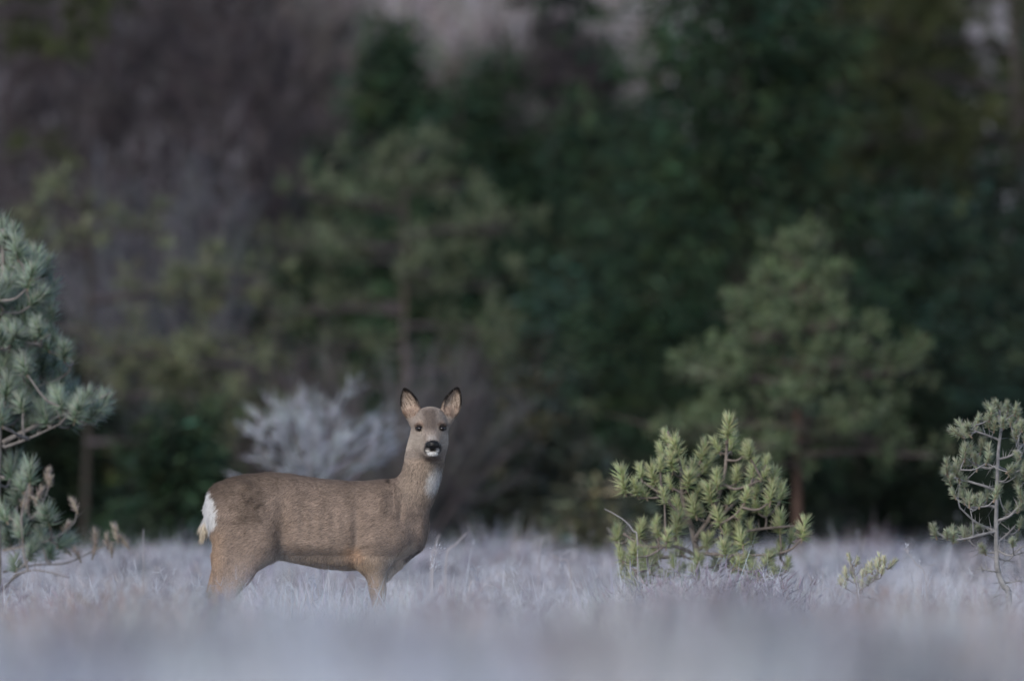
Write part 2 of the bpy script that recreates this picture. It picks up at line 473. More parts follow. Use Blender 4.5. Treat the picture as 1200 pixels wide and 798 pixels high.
spruce(1035, 82, 1.5, 2.0, DARKG * .35, 7000, 'added low spruce coloured black green as shade right of the young pine trunk', low=.02, gap=.1)  # added; near-black crown stands for the shade beneath the boughs
spruce(880, 80, 1.3, 1.6, DARKG * .4, 5500, 'added low spruce coloured black green as shade left of the young pine trunk', low=.02, gap=.1)  # added like the one opposite, its black crown imitating shade under boughs
spruce(625, 78, 1.25, 1.2, np.array([.05, .058, .045]), 4200, 'low grey green juniper right of the deer neck', name='juniper_bush', cat='bush', low=.02, gap=.09)
spruce(700, 68, .55, .9, np.array([.10, .11, .08]), 2200, 'knee high pale juniper left of the bushy little pine', name='juniper_bush', cat='bush', low=.02, gap=.06)

# pines
PG, PT = np.array([.085, .118, .062]), np.array([.150, .19, .115])
far_pine(940, 66, 1.98, [
    (1.86, .08, .0, .10, .9), (1.80, -.10, .05, .10, .9), (1.66, .20, -.1, .08, 1.0), (1.62, -.22, .1, .10, 1.0), (1.46, -.36, .0, .08, 1.1), (1.42, .16, -.3, .05, .8),
    (1.30, .38, .1, .08, 1.1), (1.24, -.34, .3, .05, .7), (1.12, .62, .0, .12, 1.2), (1.12, -.60, -.1, .08, 1.2), (1.05, .15, .5, .05, .8), (1.0, -.1, -.5, .0, .9), (1.55, .08, -.25, .08, .8), (1.2, .2, -.4, .05, .8), (1.36, -.22, -.3, .05, .8), (.86, .28, -.45, .0, .7), (.78, -.3, -.4, -.03, .6),
    (.92, .42, -.3, .02, .8), (.88, -.76, -.1, -.03, 1.2), (.80, .56, .2, .0, .6), (.78, -.5, .3, -.03, .7), (.72, .78, -.1, .0, .3), (.66, -.38, -.1, -.03, .1)],
    PG, PT, 'light young pine with reddish trunk standing before the dark spruces', trunk_r=.03, tufts=19, per=22, ln=.085, spread=.13, barebelow=.35, twigcol=np.array([.12, .10, .095]))
far_pine(470, 82, 3.0, [
    (2.2, -.9, -.2, .05, .7), (1.75, -1.0, .1, .0, .6), (2.5, -.7, -.2, .1, .9), (2.3, .75, -.2, .05, .9), (2.8, .15, 0, .1, 1), (2.7, -.2, .1, .1, 1), (2.6, .4, -.1, .05, .9), (2.45, -.35, .1, .05, .9), (2.2, .5, .2, .05, .8), (2.1, -.55, -.1, .05, .9), (2.0, .2, -.5, 0, .8),
    (1.9, .7, .0, .05, .8), (1.8, -.6, .2, .0, .8), (1.65, .75, -.2, -.1, .8), (1.5, -.4, -.3, 0, .6), (1.3, .8, .1, .05, .5), (1.2, -.5, .1, 0, .3)],
    np.array([.088, .112, .070]), np.array([.142, .168, .112]), 'loose greyish green pine above the deer back', tufts=16, per=21, bark=np.array([.10, .085, .075]), trunk_r=.03)
far_pine(100, 77, 2.6, [
    (1.75, 1.25, .0, .1, .9), (1.40, 1.05, -.1, -.1, 1.1), (1.3, .75, .3, -.1, 1), (1.12, 1.25, .1, -.25, 1.1), (1.55, -.5, .2, .05, .3), (.8, .9, -.2, -.15, .3), (2.2, .45, 0, .05, .3), (2.4, -.4, 0, .1, .3), (2.1, -.6, -.2, .05, .4)],
    np.array([.115, .132, .078]), np.array([.18, .20, .13]), 'pine with long drooping boughs between left pine and the deer', tufts=20, per=24, bark=BARK_DARK, trunk_r=.03)
far_pine(-45, 84, 5.5, [
    (3.95, 1.0, .0, .1, 1), (3.75, .85, .3, .05, .8), (4.2, .7, -.3, .2, .9), (2.9, .7, 0, .1, .35), (2.3, .8, .1, 0, .35), (4.6, -.8, 0, .2, .8), (4.9, .5, .3, .2, .8), (5.2, .3, 0, .2, .9), (3.5, -.8, .1, 0, .6)],
    np.array([.05, .065, .025]), np.array([.07, .09, .035]), 'dark pine reaching a bough into the top left corner', tufts=18, per=24, trunk_r=.09)
far_pine(1192, 90, 7.0, [
    (3.9, -1.2, .0, .3, 1.1), (3.6, -1.5, .3, .2, 1.1), (3.2, -1.3, -.3, .0, 1.1), (2.9, -1.1, .2, .0, 1.1), (3.4, .9, 0, .1, 1), (4.3, -1.0, .2, .3, 1), (4.7, -1.3, -.2, .3, 1), (5.2, 1.0, 0, .3, 1),
    (5.6, -1.0, .0, .3, 1), (6.2, .7, .1, .3, 1), (6.5, -.6, 0, .3, 1), (4.1, .8, .3, .2, 1)],
    OLIVE * 1.0, OLIVE * 1.35, 'tall olive pine with bare brown trunk at the right edge', tufts=26, per=34, trunk_r=.075, ln=.15, spread=.24, bark=BARK_DARK * 1.4)
far_pine(1050, 98, 7.0, [
    (3.3, .9, .0, .1, 1), (3.5, -1.0, .0, .2, 1), (3.9, .8, .3, .2, 1), (4.2, -.9, .2, .2, 1), (4.6, .9, 0, .2, 1), (5.0, -.9, 0, .2, 1), (5.5, .7, 0, .2, 1), (6.0, -.7, 0, .3, 1), (6.5, .4, 0, .3, 1), (3.0, -.6, -.3, 0, .7)],
    OLIVE * .75, OLIVE * 1.05, 'darker olive pine crown behind the right edge pine', tufts=30, per=30, trunk_r=.08, ln=.15, spread=.28, bark=BARK_DARK)

# bare birches and willows on the left
PURP = np.array([.060, .052, .058]); TAN = np.array([.19, .17, .165])
birch_labels = ['leafless birch at the left edge behind the frosted pine', 'leafless birch next in from the left edge birch', 'leafless birch left of the grey willow shrub', 'leafless birch over the grey willow shrub',
                'leafless birch with slim straight trunk above the deer rump', 'leafless birch left of the small dark juniper', 'leafless birch below the pale glow of sky', 'leafless birch behind the narrow dark spire',
                'leafless birch between the two pointed spruces', 'leafless birch right of the pointed spruce', 'leafless birch above the deer head by the pale gap']
for i, (px, d, h, w) in enumerate([(20, 98, 6.2, 1.7), (85, 101, 6.6, 1.8), (140, 97, 6.2, 1.7), (205, 102, 6.4, 1.7), (268, 92, 6.0, 1.3), (325, 99, 6.2, 1.6), (385, 104, 4.9, 1.3), (450, 106, 4.4, 1.3), (520, 107, 4.5, 1.3), (620, 104, 5.2, 1.3), (675, 107, 4.6, 1.3)]):
    pale = i == 4
    bare_tree(px, d, h, w, birch_labels[i], col=TAN * .75 if i in (6, 7, 8) else PURP, trunk_r=.026, nb=60, nt=1900, trunkcol=PURP * 1.2 if pale else None, low=.05)
bare_shrub(185, 82, 3.0, 1.7, 'big blue grey willow shrub left of the slim birch trunk', np.array([.115, .118, .135]), n=90, nt=3600, group='bare willow shrubs before the wood')
bare_shrub(70, 84, 2.4, 1.7, 'dark purplish willow shrub behind the frosted left pine', np.array([.058, .050, .056]), n=80, nt=2600, group='bare willow shrubs before the wood')
bare_shrub(480, 76, 1.55, 1.6, 'pale grey willow shrub under the greyish green pine', np.array([.115, .11, .115]), n=70, nt=2400, group='bare willow shrubs before the wood')
bare_shrub(340, 80, 1.9, 1.4, 'brownish willow shrub under the small dark juniper', np.array([.075, .065, .068]), n=70, nt=2200, group='bare willow shrubs before the wood')
bare_shrub(575, 84, 1.7, 1.4, 'brown bare shrub right of the deer head', np.array([.075, .066, .06]), n=70, nt=2200, group='bare willow shrubs before the wood')
def frosted_shrub(px, d, hub, reach, label, col, tip):
    """a short stool whose branches radiate into a rounded dome of fine frosted twigs"""
    b = base_of(px, d); root = empty('frosted_shrub', b, label, 'shrub')
    st, br, tw = MB(), MB(), MB()
    for i in range(9):
        e = np.array([R.normal() * .05, R.normal() * .05, hub * R.uniform(.8, 1.1)])
        path = smooth_path([R.normal(size=3) * np.array([.03, .03, 0]), e * .5 + R.normal(size=3) * .015, e], 4)
        tube(st, path, np.linspace(.008, .005, len(path)), col * .7, 5)
    st.build('stem', M_TWIG, root)
    A, B = [], []
    def grow(P, D, L, r, lev):
        E = P + D * L; M = (P + E) / 2 + R.normal(size=3) * .06 * L
        path = smooth_path([P, M, E + np.array([0, 0, .05 * L])], 3)
        tube(br, path, np.linspace(r, r * .5, len(path)), jitter(col * .55 + tip * .45, 1, .12)[0], 3)
        for k in range(4):
            t = R.uniform(.3, 1.0); Q = path[int(t * (len(path) - 1))]
            D2 = unit(D + R.normal(size=3) * .36 + np.array([0, 0, .10]))
            if lev: grow(Q, D2, L * R.uniform(.35, .6), r * .55, lev - 1)
            else:
                A.append(Q); B.append(Q + D2 * L * R.uniform(.4, .9))
    for i in range(24):
        th = R.uniform(-1.45, 1.45); ph = R.uniform(0, math.pi)
        D = np.array([math.sin(th) * math.cos(ph * .35), math.sin(th) * math.sin(ph) * .8 + R.normal() * .3, math.cos(th) * .95 + .05])
        grow(np.array([R.normal() * .06, R.normal() * .06, hub * R.uniform(.7, 1.1)]), unit(D), reach * R.uniform(.5, .8), .0045, 2)
    A, B = np.array(A), np.array(B)
    cones(tw, A, B, .0020, jitter(tip, len(A), .12), tip * 1.1)
    br.build('branch', M_TWIG, root); tw.build('twig_crown', M_TWIG, root)
frosted_shrub(372, 59, .66, .52, 'pale frosted dome shaped shrub right behind the deer back', np.array([.25, .25, .27]), np.array([.45, .49, .55]))

# far-off wood read as one mass
mb = MB()
def twig_mass(x0, x1, y0, y1, n, hmax, col, seedcol=.2):
    X = R.uniform(x0, x1, n); Yv = R.uniform(y0, y1, n); g = ground_z(X, Yv)
    z0 = g + hmax * R.uniform(0, .9, n)
    D = unit(np.stack([R.normal(size=n) * .45, R.normal(size=n) * .45, R.uniform(.4, 1.2, n)], 1))
    A = np.stack([X, Yv, z0], 1)
    cones(mb, A, A + D * R.uniform(.4, 1.5, (n, 1)), R.uniform(.006, .016, n), jitter(col, n, seedcol))
twig_mass(-9, -1.6, 108, 122, 11000, 6.2, PURP)
twig_mass(-2.2, 1.5, 108, 122, 6500, 4.2, PURP * 1.8)
twig_mass(-2.6, 1.7, 110, 124, 4500, 6.0, TAN * 1.1)
twig_mass(-9, 9, 104, 124, 6000, 2.2, PURP * .6)
tag(mb.build('far_woods', M_TWIG), 'leafless purple grey wood far behind the forest edge', 'woods', kind='stuff')
mb = MB()
n = 15000
X = R.uniform(-9, 12, n); Yv = R.uniform(103, 116, n)
zt = R.uniform(0, 1, n) * np.where(X > .2, 6.2 - 2.6 * np.exp(-((X - 1.15) / .42) ** 2) - 2.2 * np.exp(-((X - 4.45) / .5) ** 2), 1.6)
A = np.stack([X, Yv, ground_z(X, Yv) + zt], 1)
leaves(mb, A, R.normal(size=(n, 3)) + np.array([[0, 0, -.4]]), R.uniform(.25, .5, n), R.uniform(.1, .2, n), jitter(DARKG * .7, n, .2))
tag(mb.build('far_conifers_foliage', M_CROWN), 'dark conifer wood closing the view behind the spruces', 'woods', kind='stuff')

# ------------------------------------------------------------------ near pines, built from their shoots
def tuft_mesh(name, n, shoot, ln, w, col, tip, open_=.75):
    """one shoot with its needles; the shoot runs up local z"""
    mb = MB()
    tube(mb, [(0, 0, -.3 * shoot), (0, 0, .5 * shoot), (0, 0, shoot)], [.0035, .0032, .002], np.array([.2, .16, .12]), 5)
    t = R.uniform(0, 1, n) ** .85
    a = R.uniform(0, 2 * math.pi, n)
    spread = open_ * (1.15 - .75 * t) * R.uniform(.7, 1.25, n)
    D = np.stack([np.cos(a) * np.sin(spread), np.sin(a) * np.sin(spread), np.cos(spread)], 1)
    P = np.stack([np.zeros(n), np.zeros(n), (t * 1.05 - .12) * shoot], 1)
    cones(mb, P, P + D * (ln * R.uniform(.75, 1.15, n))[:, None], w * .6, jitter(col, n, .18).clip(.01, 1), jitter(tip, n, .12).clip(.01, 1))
    return mb.mesh(name)

def near_pine(root, d, stems, tips, meshes, mat, bark, twig_r=.004, up=.8, scale=(.85, 1.15), trunk_sides=9, depth=.5, tname='needle_tuft', frost=None):
    """stems: list of (list of (px, py, dy), r0, r1); the first is the trunk. tips: (px, py[, dy])."""
    base = np.array(root.location)
    W = lambda p: pt(p[0], p[1], d) + np.array([0, p[2] if len(p) > 2 else 0, 0]) - base
    nodes, owner, builders = [], [], []
    for i, (poly, r0, r1) in enumerate(stems):
        path = smooth_path([W(p) for p in poly], 6)
        b = MB(); tube(b, path, np.linspace(r0, r1, len(path)), bark, trunk_sides if i == 0 else 6, .08)
        if i > 0:
            m = 16; k = R.integers(1, len(path) - 1, m)
            cones(b, path[k], path[k] + R.normal(size=(m, 3)) * .025 + np.array([[0, 0, .01]]), .002, bark)
        builders.append(b); nodes += list(path); owner += [i] * len(path)
    order = sorted(tips, key=lambda t: min(np.linalg.norm((W(t) - q)[[0, 2]]) for q in nodes))
    info = []
    for t in order:
        T = W(t)
        if len(t) < 3:
            T = T + np.array([0, R.normal() * depth * .35, 0])
        N = np.array(nodes); dist = np.linalg.norm(N - T, axis=1) + 1.1 * np.maximum(0, N[:, 2] - T[2] + .02)
        k = int(np.argmin(dist)); A = N[k]; own = owner[k]
        Ln = np.linalg.norm(T - A)
        mid = A * .5 + T * .5 + np.array([0, 0, -.10 * Ln]) + R.normal(size=3) * .05 * Ln
        path = smooth_path([A, mid, T], 5)
        if own == 0:
            builders.append(MB()); own = len(builders) - 1
        tube(builders[own], path, np.linspace(twig_r * (1 + 4 * Ln), twig_r * .8, len(path)), bark, 5, .06)
        for q in path[2:]: nodes.append(q); owner.append(own)
        dv = unit(unit(T - mid) * .55 + np.array([0, 0, up]) + R.normal(size=3) * .18)
        info.append((T, dv))
    for i, b in enumerate(builders):
        if b.n: b.build('trunk' if i == 0 else 'branch', M_BARK, root, smooth=True)
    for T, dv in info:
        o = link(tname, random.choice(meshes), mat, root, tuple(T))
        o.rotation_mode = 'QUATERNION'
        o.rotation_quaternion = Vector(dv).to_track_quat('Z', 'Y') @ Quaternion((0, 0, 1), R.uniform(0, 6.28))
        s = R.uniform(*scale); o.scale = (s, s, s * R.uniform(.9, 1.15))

# bushy little pine, right of the middle
crop = lambda L, ox, oy, k: [(ox + p[0] / k, oy + p[1] / k) + tuple(p[2:]) for p in L]
tips = crop([(315, 140), (300, 185), (350, 185), (220, 265), (285, 240), (330, 235), (370, 240), (160, 310), (235, 335), (205, 325), (270, 290), (435, 200), (440, 245), (400, 275), (530, 120),
    (500, 170), (545, 165), (590, 180), (610, 195), (665, 230), (650, 270), (690, 290), (720, 345), (680, 350), (630, 330), (600, 300), (560, 280), (490, 300), (530, 360), (440, 405), (415, 400),
    (385, 300), (300, 355), (345, 470), (265, 450), (280, 475), (210, 480), (130, 495), (150, 560), (180, 580), (230, 530), (245, 590), (190, 630), (350, 620), (320, 625), (285, 550), (520, 470),
    (560, 490), (620, 495), (570, 405), (640, 385), (670, 400), (720, 465), (795, 480), (760, 500), (540, 570), (600, 580), (650, 590), (700, 610), (745, 595), (640, 620), (690, 630), (580, 690),
    (720, 540), (455, 520), (520, 550), (330, 300), (420, 330), (470, 350), (360, 400), (500, 430), (590, 350), (620, 260), (250, 640), (210, 660), (160, 600), (570, 600), (670, 570)], 680, 450 + 24, 3.07)
tips += [(735, 660), (750, 668), (770, 662), (790, 668), (745, 652), (765, 674), (830, 640), (850, 650), (800, 650), (780, 640), (870, 640), (840, 668), (860, 665), (880, 668), (900, 664), (815, 672)]
D_BUSHY = 42.8
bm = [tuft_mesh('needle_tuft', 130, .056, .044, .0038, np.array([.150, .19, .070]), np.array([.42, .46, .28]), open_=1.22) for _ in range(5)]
x0 = (815 - 600) / FPX * D_BUSHY
root = empty('pine_sapling', (x0, D_BUSHY, float(ground_z(x0, D_BUSHY))), 'bushy yellow green little pine right of the deer, full to the ground', 'sapling', 'frosted young pines on the heath')
zb = HOR + (CAM_Z - root.location.z) * FPX / D_BUSHY
near_pine(root, D_BUSHY, [([(815, zb, 0), (817, 665, 0), (812, 625, .02), (800, 585, 0), (797, 545, 0), (782, 505, 0)], .014, .004),
    ([(815, 630, 0), (835, 600, -.03), (848, 560, -.02), (852, 520, 0), (852, 495, 0)], .009, .004),
    ([(816, 645, 0), (850, 628, .05), (890, 620, .03), (930, 616, 0)], .008, .004),
    ([(815, 650, 0), (790, 640, -.06), (755, 640, -.08), (730, 625, -.05)], .008, .004),
    ([(814, 635, 0), (850, 600, .08), (880, 570, .05), (898, 545, 0)], .008, .004),
    ([(808, 615, 0), (780, 585, -.05), (755, 565, 0)], .007, .003),
    ([(816, 648, 0), (850, 650, -.1), (890, 650, -.08), (915, 648, -.05)], .007, .003)], tips, bm, M_NEEDLE, np.array([.20, .17, .15]), up=1.0, depth=.35, scale=(.7, 1.25))

# frosted pine at the left edge
D_LEFT = 44.6
tips = crop([(12, 40), (45, 65), (70, 85), (85, 92), (95, 98), (100, 150), (60, 120), (30, 110), (10, 90), (120, 190), (90, 190), (60, 200), (35, 170), (10, 160), (130, 240), (150, 270), (110, 250), (80, 260), (40, 240),
    (15, 240), (120, 310), (90, 300), (60, 285), (30, 290), (5, 300), (70, 330), (40, 340), (15, 350), (130, 330), (160, 350), (190, 365), (220, 380), (235, 375), (205, 395), (150, 370), (110, 370), (80, 370), (50, 380),
    (130, 400), (160, 405), (100, 395), (60, 410), (25, 400), (180, 395), (50, 150), (75, 160), (25, 200), (100, 225), (55, 235), (70, 300), (100, 340), (25, 320), (85, 230), (45, 270), (140, 385), (170, 380), (115, 285),
    (60, 95), (20, 140), (75, 125), (20, 380), (45, 360)], 0, 240 + 26, 1.735)
tips = [(4 + (p[0] - 4) * .88, p[1]) for p in tips]
tips += [(8 - (p[0] - 8) * R.uniform(.7, 1.2), p[1] + R.uniform(-14, 14)) for p in tips[::2]]
tips += [(p[0] * R.uniform(.4, .9), p[1] + R.uniform(-10, 10)) for p in tips[:60:6]]
tips += [(10, 560), (28, 575), (18, 590), (40, 565), (8, 610), (30, 630), (48, 640), (12, 640), (60, 615), (35, 655), (20, 668), (55, 655), (70, 640)]
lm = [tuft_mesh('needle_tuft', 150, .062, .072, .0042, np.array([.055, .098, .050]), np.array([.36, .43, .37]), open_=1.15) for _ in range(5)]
x0 = (4 - 600) / FPX * D_LEFT
root = empty('pine_sapling', (x0, D_LEFT, float(ground_z(x0, D_LEFT))), 'tallest frosted blue green young pine cut by the left edge', 'sapling', 'frosted young pines on the heath')
zb = HOR + (CAM_Z - root.location.z) * FPX / D_LEFT
stems = [([(-4, zb, 0), (-3, 690, 0), (-4, 600, 0), (-2, 500, 0), (-2, 400, 0), (3, 320, 0), (3, 268, 0)], .021, .006),
    ([(4, 518, 0), (30, 505, -.05), (60, 492, -.08), (95, 478, -.06), (130, 460, 0)], .010, .004),
    ([(5, 470, 0), (40, 455, .05), (75, 440, .05), (85, 425, 0)], .008, .003),
    ([(5, 420, 0), (35, 405, -.05), (60, 392, -.05)], .007, .003),
    ([(4, 365, 0), (30, 352, .05), (52, 338, 0)], .006, .003),
    ([(4, 522, .02), (10, 523, -.1), (40, 512, -.15), (72, 497, -.15)], .008, .0025),
    ([(4, 645, 0), (30, 640, -.05), (60, 632, -.06), (85, 615, -.02), (90, 600, 0)], .0055, .002),
    ([(4, 600, 0), (25, 612, -.1), (45, 600, -.1), (58, 570, -.05), (60, 558, -.05)], .0045, .002),
    ([(4, 670, 0), (40, 662, .1), (75, 660, .15), (110, 645, .1), (140, 632, .1)], .005, .002),
    ([(4, 690, 0), (25, 672, -.2), (50, 668, -.3), (85, 676, -.3)], .007, .002),
    ([(5, 560, 0), (-30, 550, 0), (-60, 535, 0)], .008, .003), ([(4, 460, 0), (-40, 445, 0), (-80, 430, 0)], .008, .003)]
near_pine(root, D_LEFT, stems, tips, lm, M_NEEDLE, np.array([.24, .22, .21]), up=.75, depth=.6)
lm2 = [tuft_mesh('needle_tuft', 60, .05, .035, .0032, np.array([.24, .21, .17]), np.array([.48, .43, .40]), open_=.9) for _ in range(3)]
for (px, py, dy) in [(58, 570, -.05), (44, 588, -.1), (90, 598, 0), (35, 585, -.05), (25, 590, .05), (75, 622, 0), (110, 640, .1), (137, 632, .1), (125, 640, .1), (108, 652, .1), (30, 600, -.08), (55, 560, -.05), (92, 655, .12), (20, 625, -.1), (80, 648, .1), (130, 650, .1), (148, 640, .12)]:
    T = pt(px, py, D_LEFT) + np.array([0, dy, 0]) - np.array(root.location)
    o = link('needle_tuft', random.choice(lm2), M_NEEDLE, root, tuple(T)); s = R.uniform(.8, 1.2); o.scale = (s, s, s)
    o.rotation_euler = (R.normal() * .4, R.normal() * .4, R.uniform(0, 6))

# thin frosted sapling at the right edge
D_THIN = 41.2
K = 2.85
tips = crop([(655, 85), (690, 90), (710, 105), (725, 120), (620, 125), (580, 140), (545, 165), (560, 180), (600, 165), (640, 160), (670, 150), (700, 140), (730, 160), (720, 200), (540, 255), (570, 240), (600, 230),
    (620, 250), (590, 290), (560, 280), (480, 300), (490, 330), (520, 320), (540, 350), (520, 290), (500, 345), (680, 300), (710, 300), (735, 310), (510, 385), (540, 400), (570, 405), (600, 400), (620, 395), (640, 390),
    (720, 355), (730, 390), (445, 515), (490, 510), (500, 530), (540, 520), (570, 510), (600, 490), (700, 545), (610, 570), (690, 440), (720, 430), (585, 160), (555, 165), (535, 180), (690, 110), (660, 110), (545, 275),
    (580, 265), (610, 270), (490, 315), (530, 335), (555, 410), (590, 415), (480, 520), (520, 530), (555, 520), (630, 255), (640, 100), (620, 150), (715, 180), (690, 310), (660, 330), (725, 310)], 940, 440 + 8, K)
tips += [(1168 + (1168 - p[0]) * R.uniform(.7, 1.0), p[1] + R.uniform(-10, 10)) for p in tips if p[0] < 1150][::2]
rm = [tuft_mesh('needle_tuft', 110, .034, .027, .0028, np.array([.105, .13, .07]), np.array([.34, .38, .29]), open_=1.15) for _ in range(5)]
x0 = (940 + 690 / K - 600) / FPX * D_THIN
root = empty('pine_sapling', (x0, D_THIN, float(ground_z(x0, D_THIN))), 'thin sparse grey frosted pine sapling at the right edge', 'sapling', 'frosted young pines on the heath')
zb = HOR + (CAM_Z - root.location.z) * FPX / D_THIN
CR = lambda L: crop(L, 940, 440, K)
stems = [([(940 + 700 / K, zb)] + CR([(690, 740, 0), (672, 700, 0), (652, 640, 0), (648, 520, 0), (650, 400, 0), (655, 260, 0), (664, 175, 0), (658, 110, 0)]), .0125, .004),
    (CR([(648, 520, 0), (600, 530, -.03), (540, 545, -.05), (490, 545, -.03), (450, 525, 0)]), .006, .0028),
    (CR([(650, 440, 0), (620, 435, .03), (570, 440, .03), (530, 420, .03), (505, 395, 0)]), .006, .0025),
    (CR([(650, 385, 0), (610, 370, -.03), (560, 355, -.04), (510, 340, 0), (478, 310, 0)]), .006, .0025),
    (CR([(653, 300, 0), (620, 310, .02), (575, 295, .03), (545, 270, 0)]), .005, .0025),
    (CR([(658, 215, 0), (620, 200, 0), (575, 185, 0), (545, 175, 0)]), .005, .0025),
    (CR([(651, 485, 0), (690, 470, -.02), (720, 440, -.03), (760, 420, 0)]), .006, .0025),
    (CR([(652, 280, 0), (690, 270, -.02), (720, 250, -.03), (740, 228, 0), (750, 220, 0)]), .005, .0022),
    (CR([(648, 560, 0), (680, 535, .03), (700, 515, .02), (712, 500, .02)]), .005, .002),
    (CR([(648, 580, 0), (690, 600, -.03), (740, 590, -.03)]), .005, .002),
    (CR([(650, 520, 0), (600, 500, .05), (570, 480, .05), (528, 440, .05)]), .006, .003),
    (CR([(650, 655, 0), (620, 650, -.02), (588, 638, -.02)]), .004, .0015),
    (CR([(655, 690, 0), (700, 690, .02), (740, 680, .03)]), .004, .0015),
    (CR([(648, 590, 0), (610, 590, .02), (580, 570, .02)]), .004, .0015),
    (CR([(664, 730, 0), (630, 745, -.02), (590, 748, -.04)]), .0035, .0015),
    (CR([(650, 610, 0), (690, 615, .04), (730, 575, .05), (770, 560, .05)]), .004, .0015)]
near_pine(root, D_THIN, stems, tips, rm, M_NEEDLE, np.array([.27, .265, .27]), twig_r=.0022, up=.55, depth=.3, scale=(.8, 1.25))

# ankle high seedling
D_SEED = 40.6
tips = crop([(160, 615), (180, 625), (130, 690), (145, 700), (170, 660), (200, 665), (230, 650), (250, 640), (275, 625), (290, 635), (240, 675), (200, 700), (220, 690), (215, 655), (150, 670), (262, 655), (185, 690), (258, 625)], 940, 442, K)
sm = [tuft_mesh('needle_tuft', 80, .026, .021, .0026, np.array([.24, .26, .13]), np.array([.62, .63, .48]), open_=1.1) for _ in range(3)]
x0 = (940 + 185 / K - 600) / FPX * D_SEED
root = empty('pine_seedling', (x0, D_SEED, float(ground_z(x0, D_SEED))), 'ankle high pine seedling in the frosted grass left of the thin sapling', 'seedling')
zb = HOR + (CAM_Z - root.location.z) * FPX / D_SEED
near_pine(root, D_SEED, [([(940 + 190 / K, zb)] + CR([(188, 745, 0), (186, 715, 0), (180, 690, 0)]), .006, .003), (CR([(186, 725, 0), (215, 695, 0), (250, 660, 0), (278, 640, 0)]), .004, .002),
    (CR([(184, 700, 0), (172, 660, 0), (162, 625, 0)]), .0035, .002), (CR([(190, 735, 0), (260, 750, .03), (330, 770, .05), (390, 790, .05)]), .0025, .001)], tips, sm, M_NEEDLE, np.array([.26, .24, .23]), twig_r=.002, up=.7, depth=.12)

# ------------------------------------------------------------------ roe deer
H = .004
DX, DY = 370.0, FOCUS
PXM = FPX / FOCUS
g0 = pt(DX, 790, DY)
deer = empty('roe_deer', (g0[0], DY, g0[2]), 'brown roe deer with white rump standing side on and facing the camera', 'deer')
ux = lambda u: (u - DX) / PXM
vz = lambda v: (790.0 - v) / PXM
def q(u, v, y=0.0): return np.array([ux(u), y, vz(v)])

lo = np.array([ux(222), -.31, -.02]); hi = np.array([ux(549), .20, vz(449)])
dims = np.ceil((hi - lo) / H).astype(int) + 1
ax = [lo[i] + H * np.arange(dims[i]) for i in range(3)]
FLD = np.full(tuple(dims), 1.0, np.float32)

def region(a, b, pad):
    i0 = np.maximum(0, np.floor((np.minimum(a, b) - pad - lo) / H).astype(int)); i1 = np.minimum(dims, np.ceil((np.maximum(a, b) + pad - lo) / H).astype(int) + 1)
    sl = tuple(slice(int(i0[k]), int(i1[k])) for k in range(3))
    x = ax[0][sl[0]][:, None, None].astype(np.float32); y = ax[1][sl[1]][None, :, None].astype(np.float32); z = ax[2][sl[2]][None, None, :].astype(np.float32)
    return sl, x, y, z
def smin(a, b, k):
    h = np.maximum(k - np.abs(a - b), 0) / k
    return np.minimum(a, b) - h * h * k * .25
def put(sl, d, k): FLD[sl] = smin(FLD[sl], d.astype(np.float32), k)
def cone_(a, b, ra, rb, k=.03):
    a = np.asarray(a); b = np.asarray(b)
    sl, x, y, z = region(a, b, max(ra, rb) + k + .01)
    ba = b - a; L2 = float(ba @ ba)
    t = np.clip(((x - a[0]) * ba[0] + (y - a[1]) * ba[1] + (z - a[2]) * ba[2]) / L2, 0, 1)
    d = np.sqrt((x - a[0] - t * ba[0]) ** 2 + (y - a[1] - t * ba[1]) ** 2 + (z - a[2] - t * ba[2]) ** 2) - (ra + (rb - ra) * t)
    put(sl, d, k)
def ell_d(x, y, z, c, r):
    X = (x - c[0]); Yy = (y - c[1]); Zz = (z - c[2])
    k0 = np.sqrt((X / r[0]) ** 2 + (Yy / r[1]) ** 2 + (Zz / r[2]) ** 2); k1 = np.sqrt((X / r[0] ** 2) ** 2 + (Yy / r[1] ** 2) ** 2 + (Zz / r[2] ** 2) ** 2) + 1e-6
    return k0 * (k0 - 1) / k1
def ell(c, r, k=.03):
    c = np.asarray(c); r = np.asarray(r, float)
    sl, x, y, z = region(c - r, c + r, k + .01)
    put(sl, ell_d(x, y, z, c, r), k)
def carve(c, r, k=.008):
    c = np.asarray(c); r = np.asarray(r, float)
    sl, x, y, z = region(c - r, c + r, k + .01)
    FLD[sl] = -smin(-FLD[sl], ell_d(x, y, z, c, r).astype(np.float32), k)

# trunk of the body, from its outline: u, top v, bottom v, half depth
T = np.array([(240.5, 592, 600, .012), (243, 580, 612, .05), (247, 572, 625, .075), (255, 565.5, 640, .095), (270, 560, 650, .112), (290, 556, 652, .122), (315, 553.2, 653, .124), (335, 555, 656, .122), (355, 558, 660, .124),
              (378, 561.5, 665, .132), (406, 564.2, 667, .135), (425, 564.2, 666.5, .130), (442, 563, 665, .122), (458, 561.5, 660, .112), (472, 562, 653, .098), (485, 570, 646, .080), (494, 586, 639, .058), (498, 602, 632, .034), (499.5, 613, 622, .010)])
sl, x, y, z = region(q(238, 550, -.14), q(502, 670, .14), .04)
uu = x[:, 0, 0] * PXM + DX
def sm_interp(xx, xp, fp):
    v = np.interp(xx, xp, fp); 
    k = np.array([1, 2, 3, 2, 1.]); k /= k.sum(); return np.convolve(np.pad(v, 2, 'edge'), k, 'valid')
uc = np.clip(uu, T[0, 0], T[-1, 0])
top, bot, hy = (sm_interp(uc, T[:, 0], T[:, k]) for k in (1, 2, 3))
cz = vz((top + bot) / 2)[:, None, None]; hz = ((bot - top) / 2 / PXM)[:, None, None]; hy = hy[:, None, None]
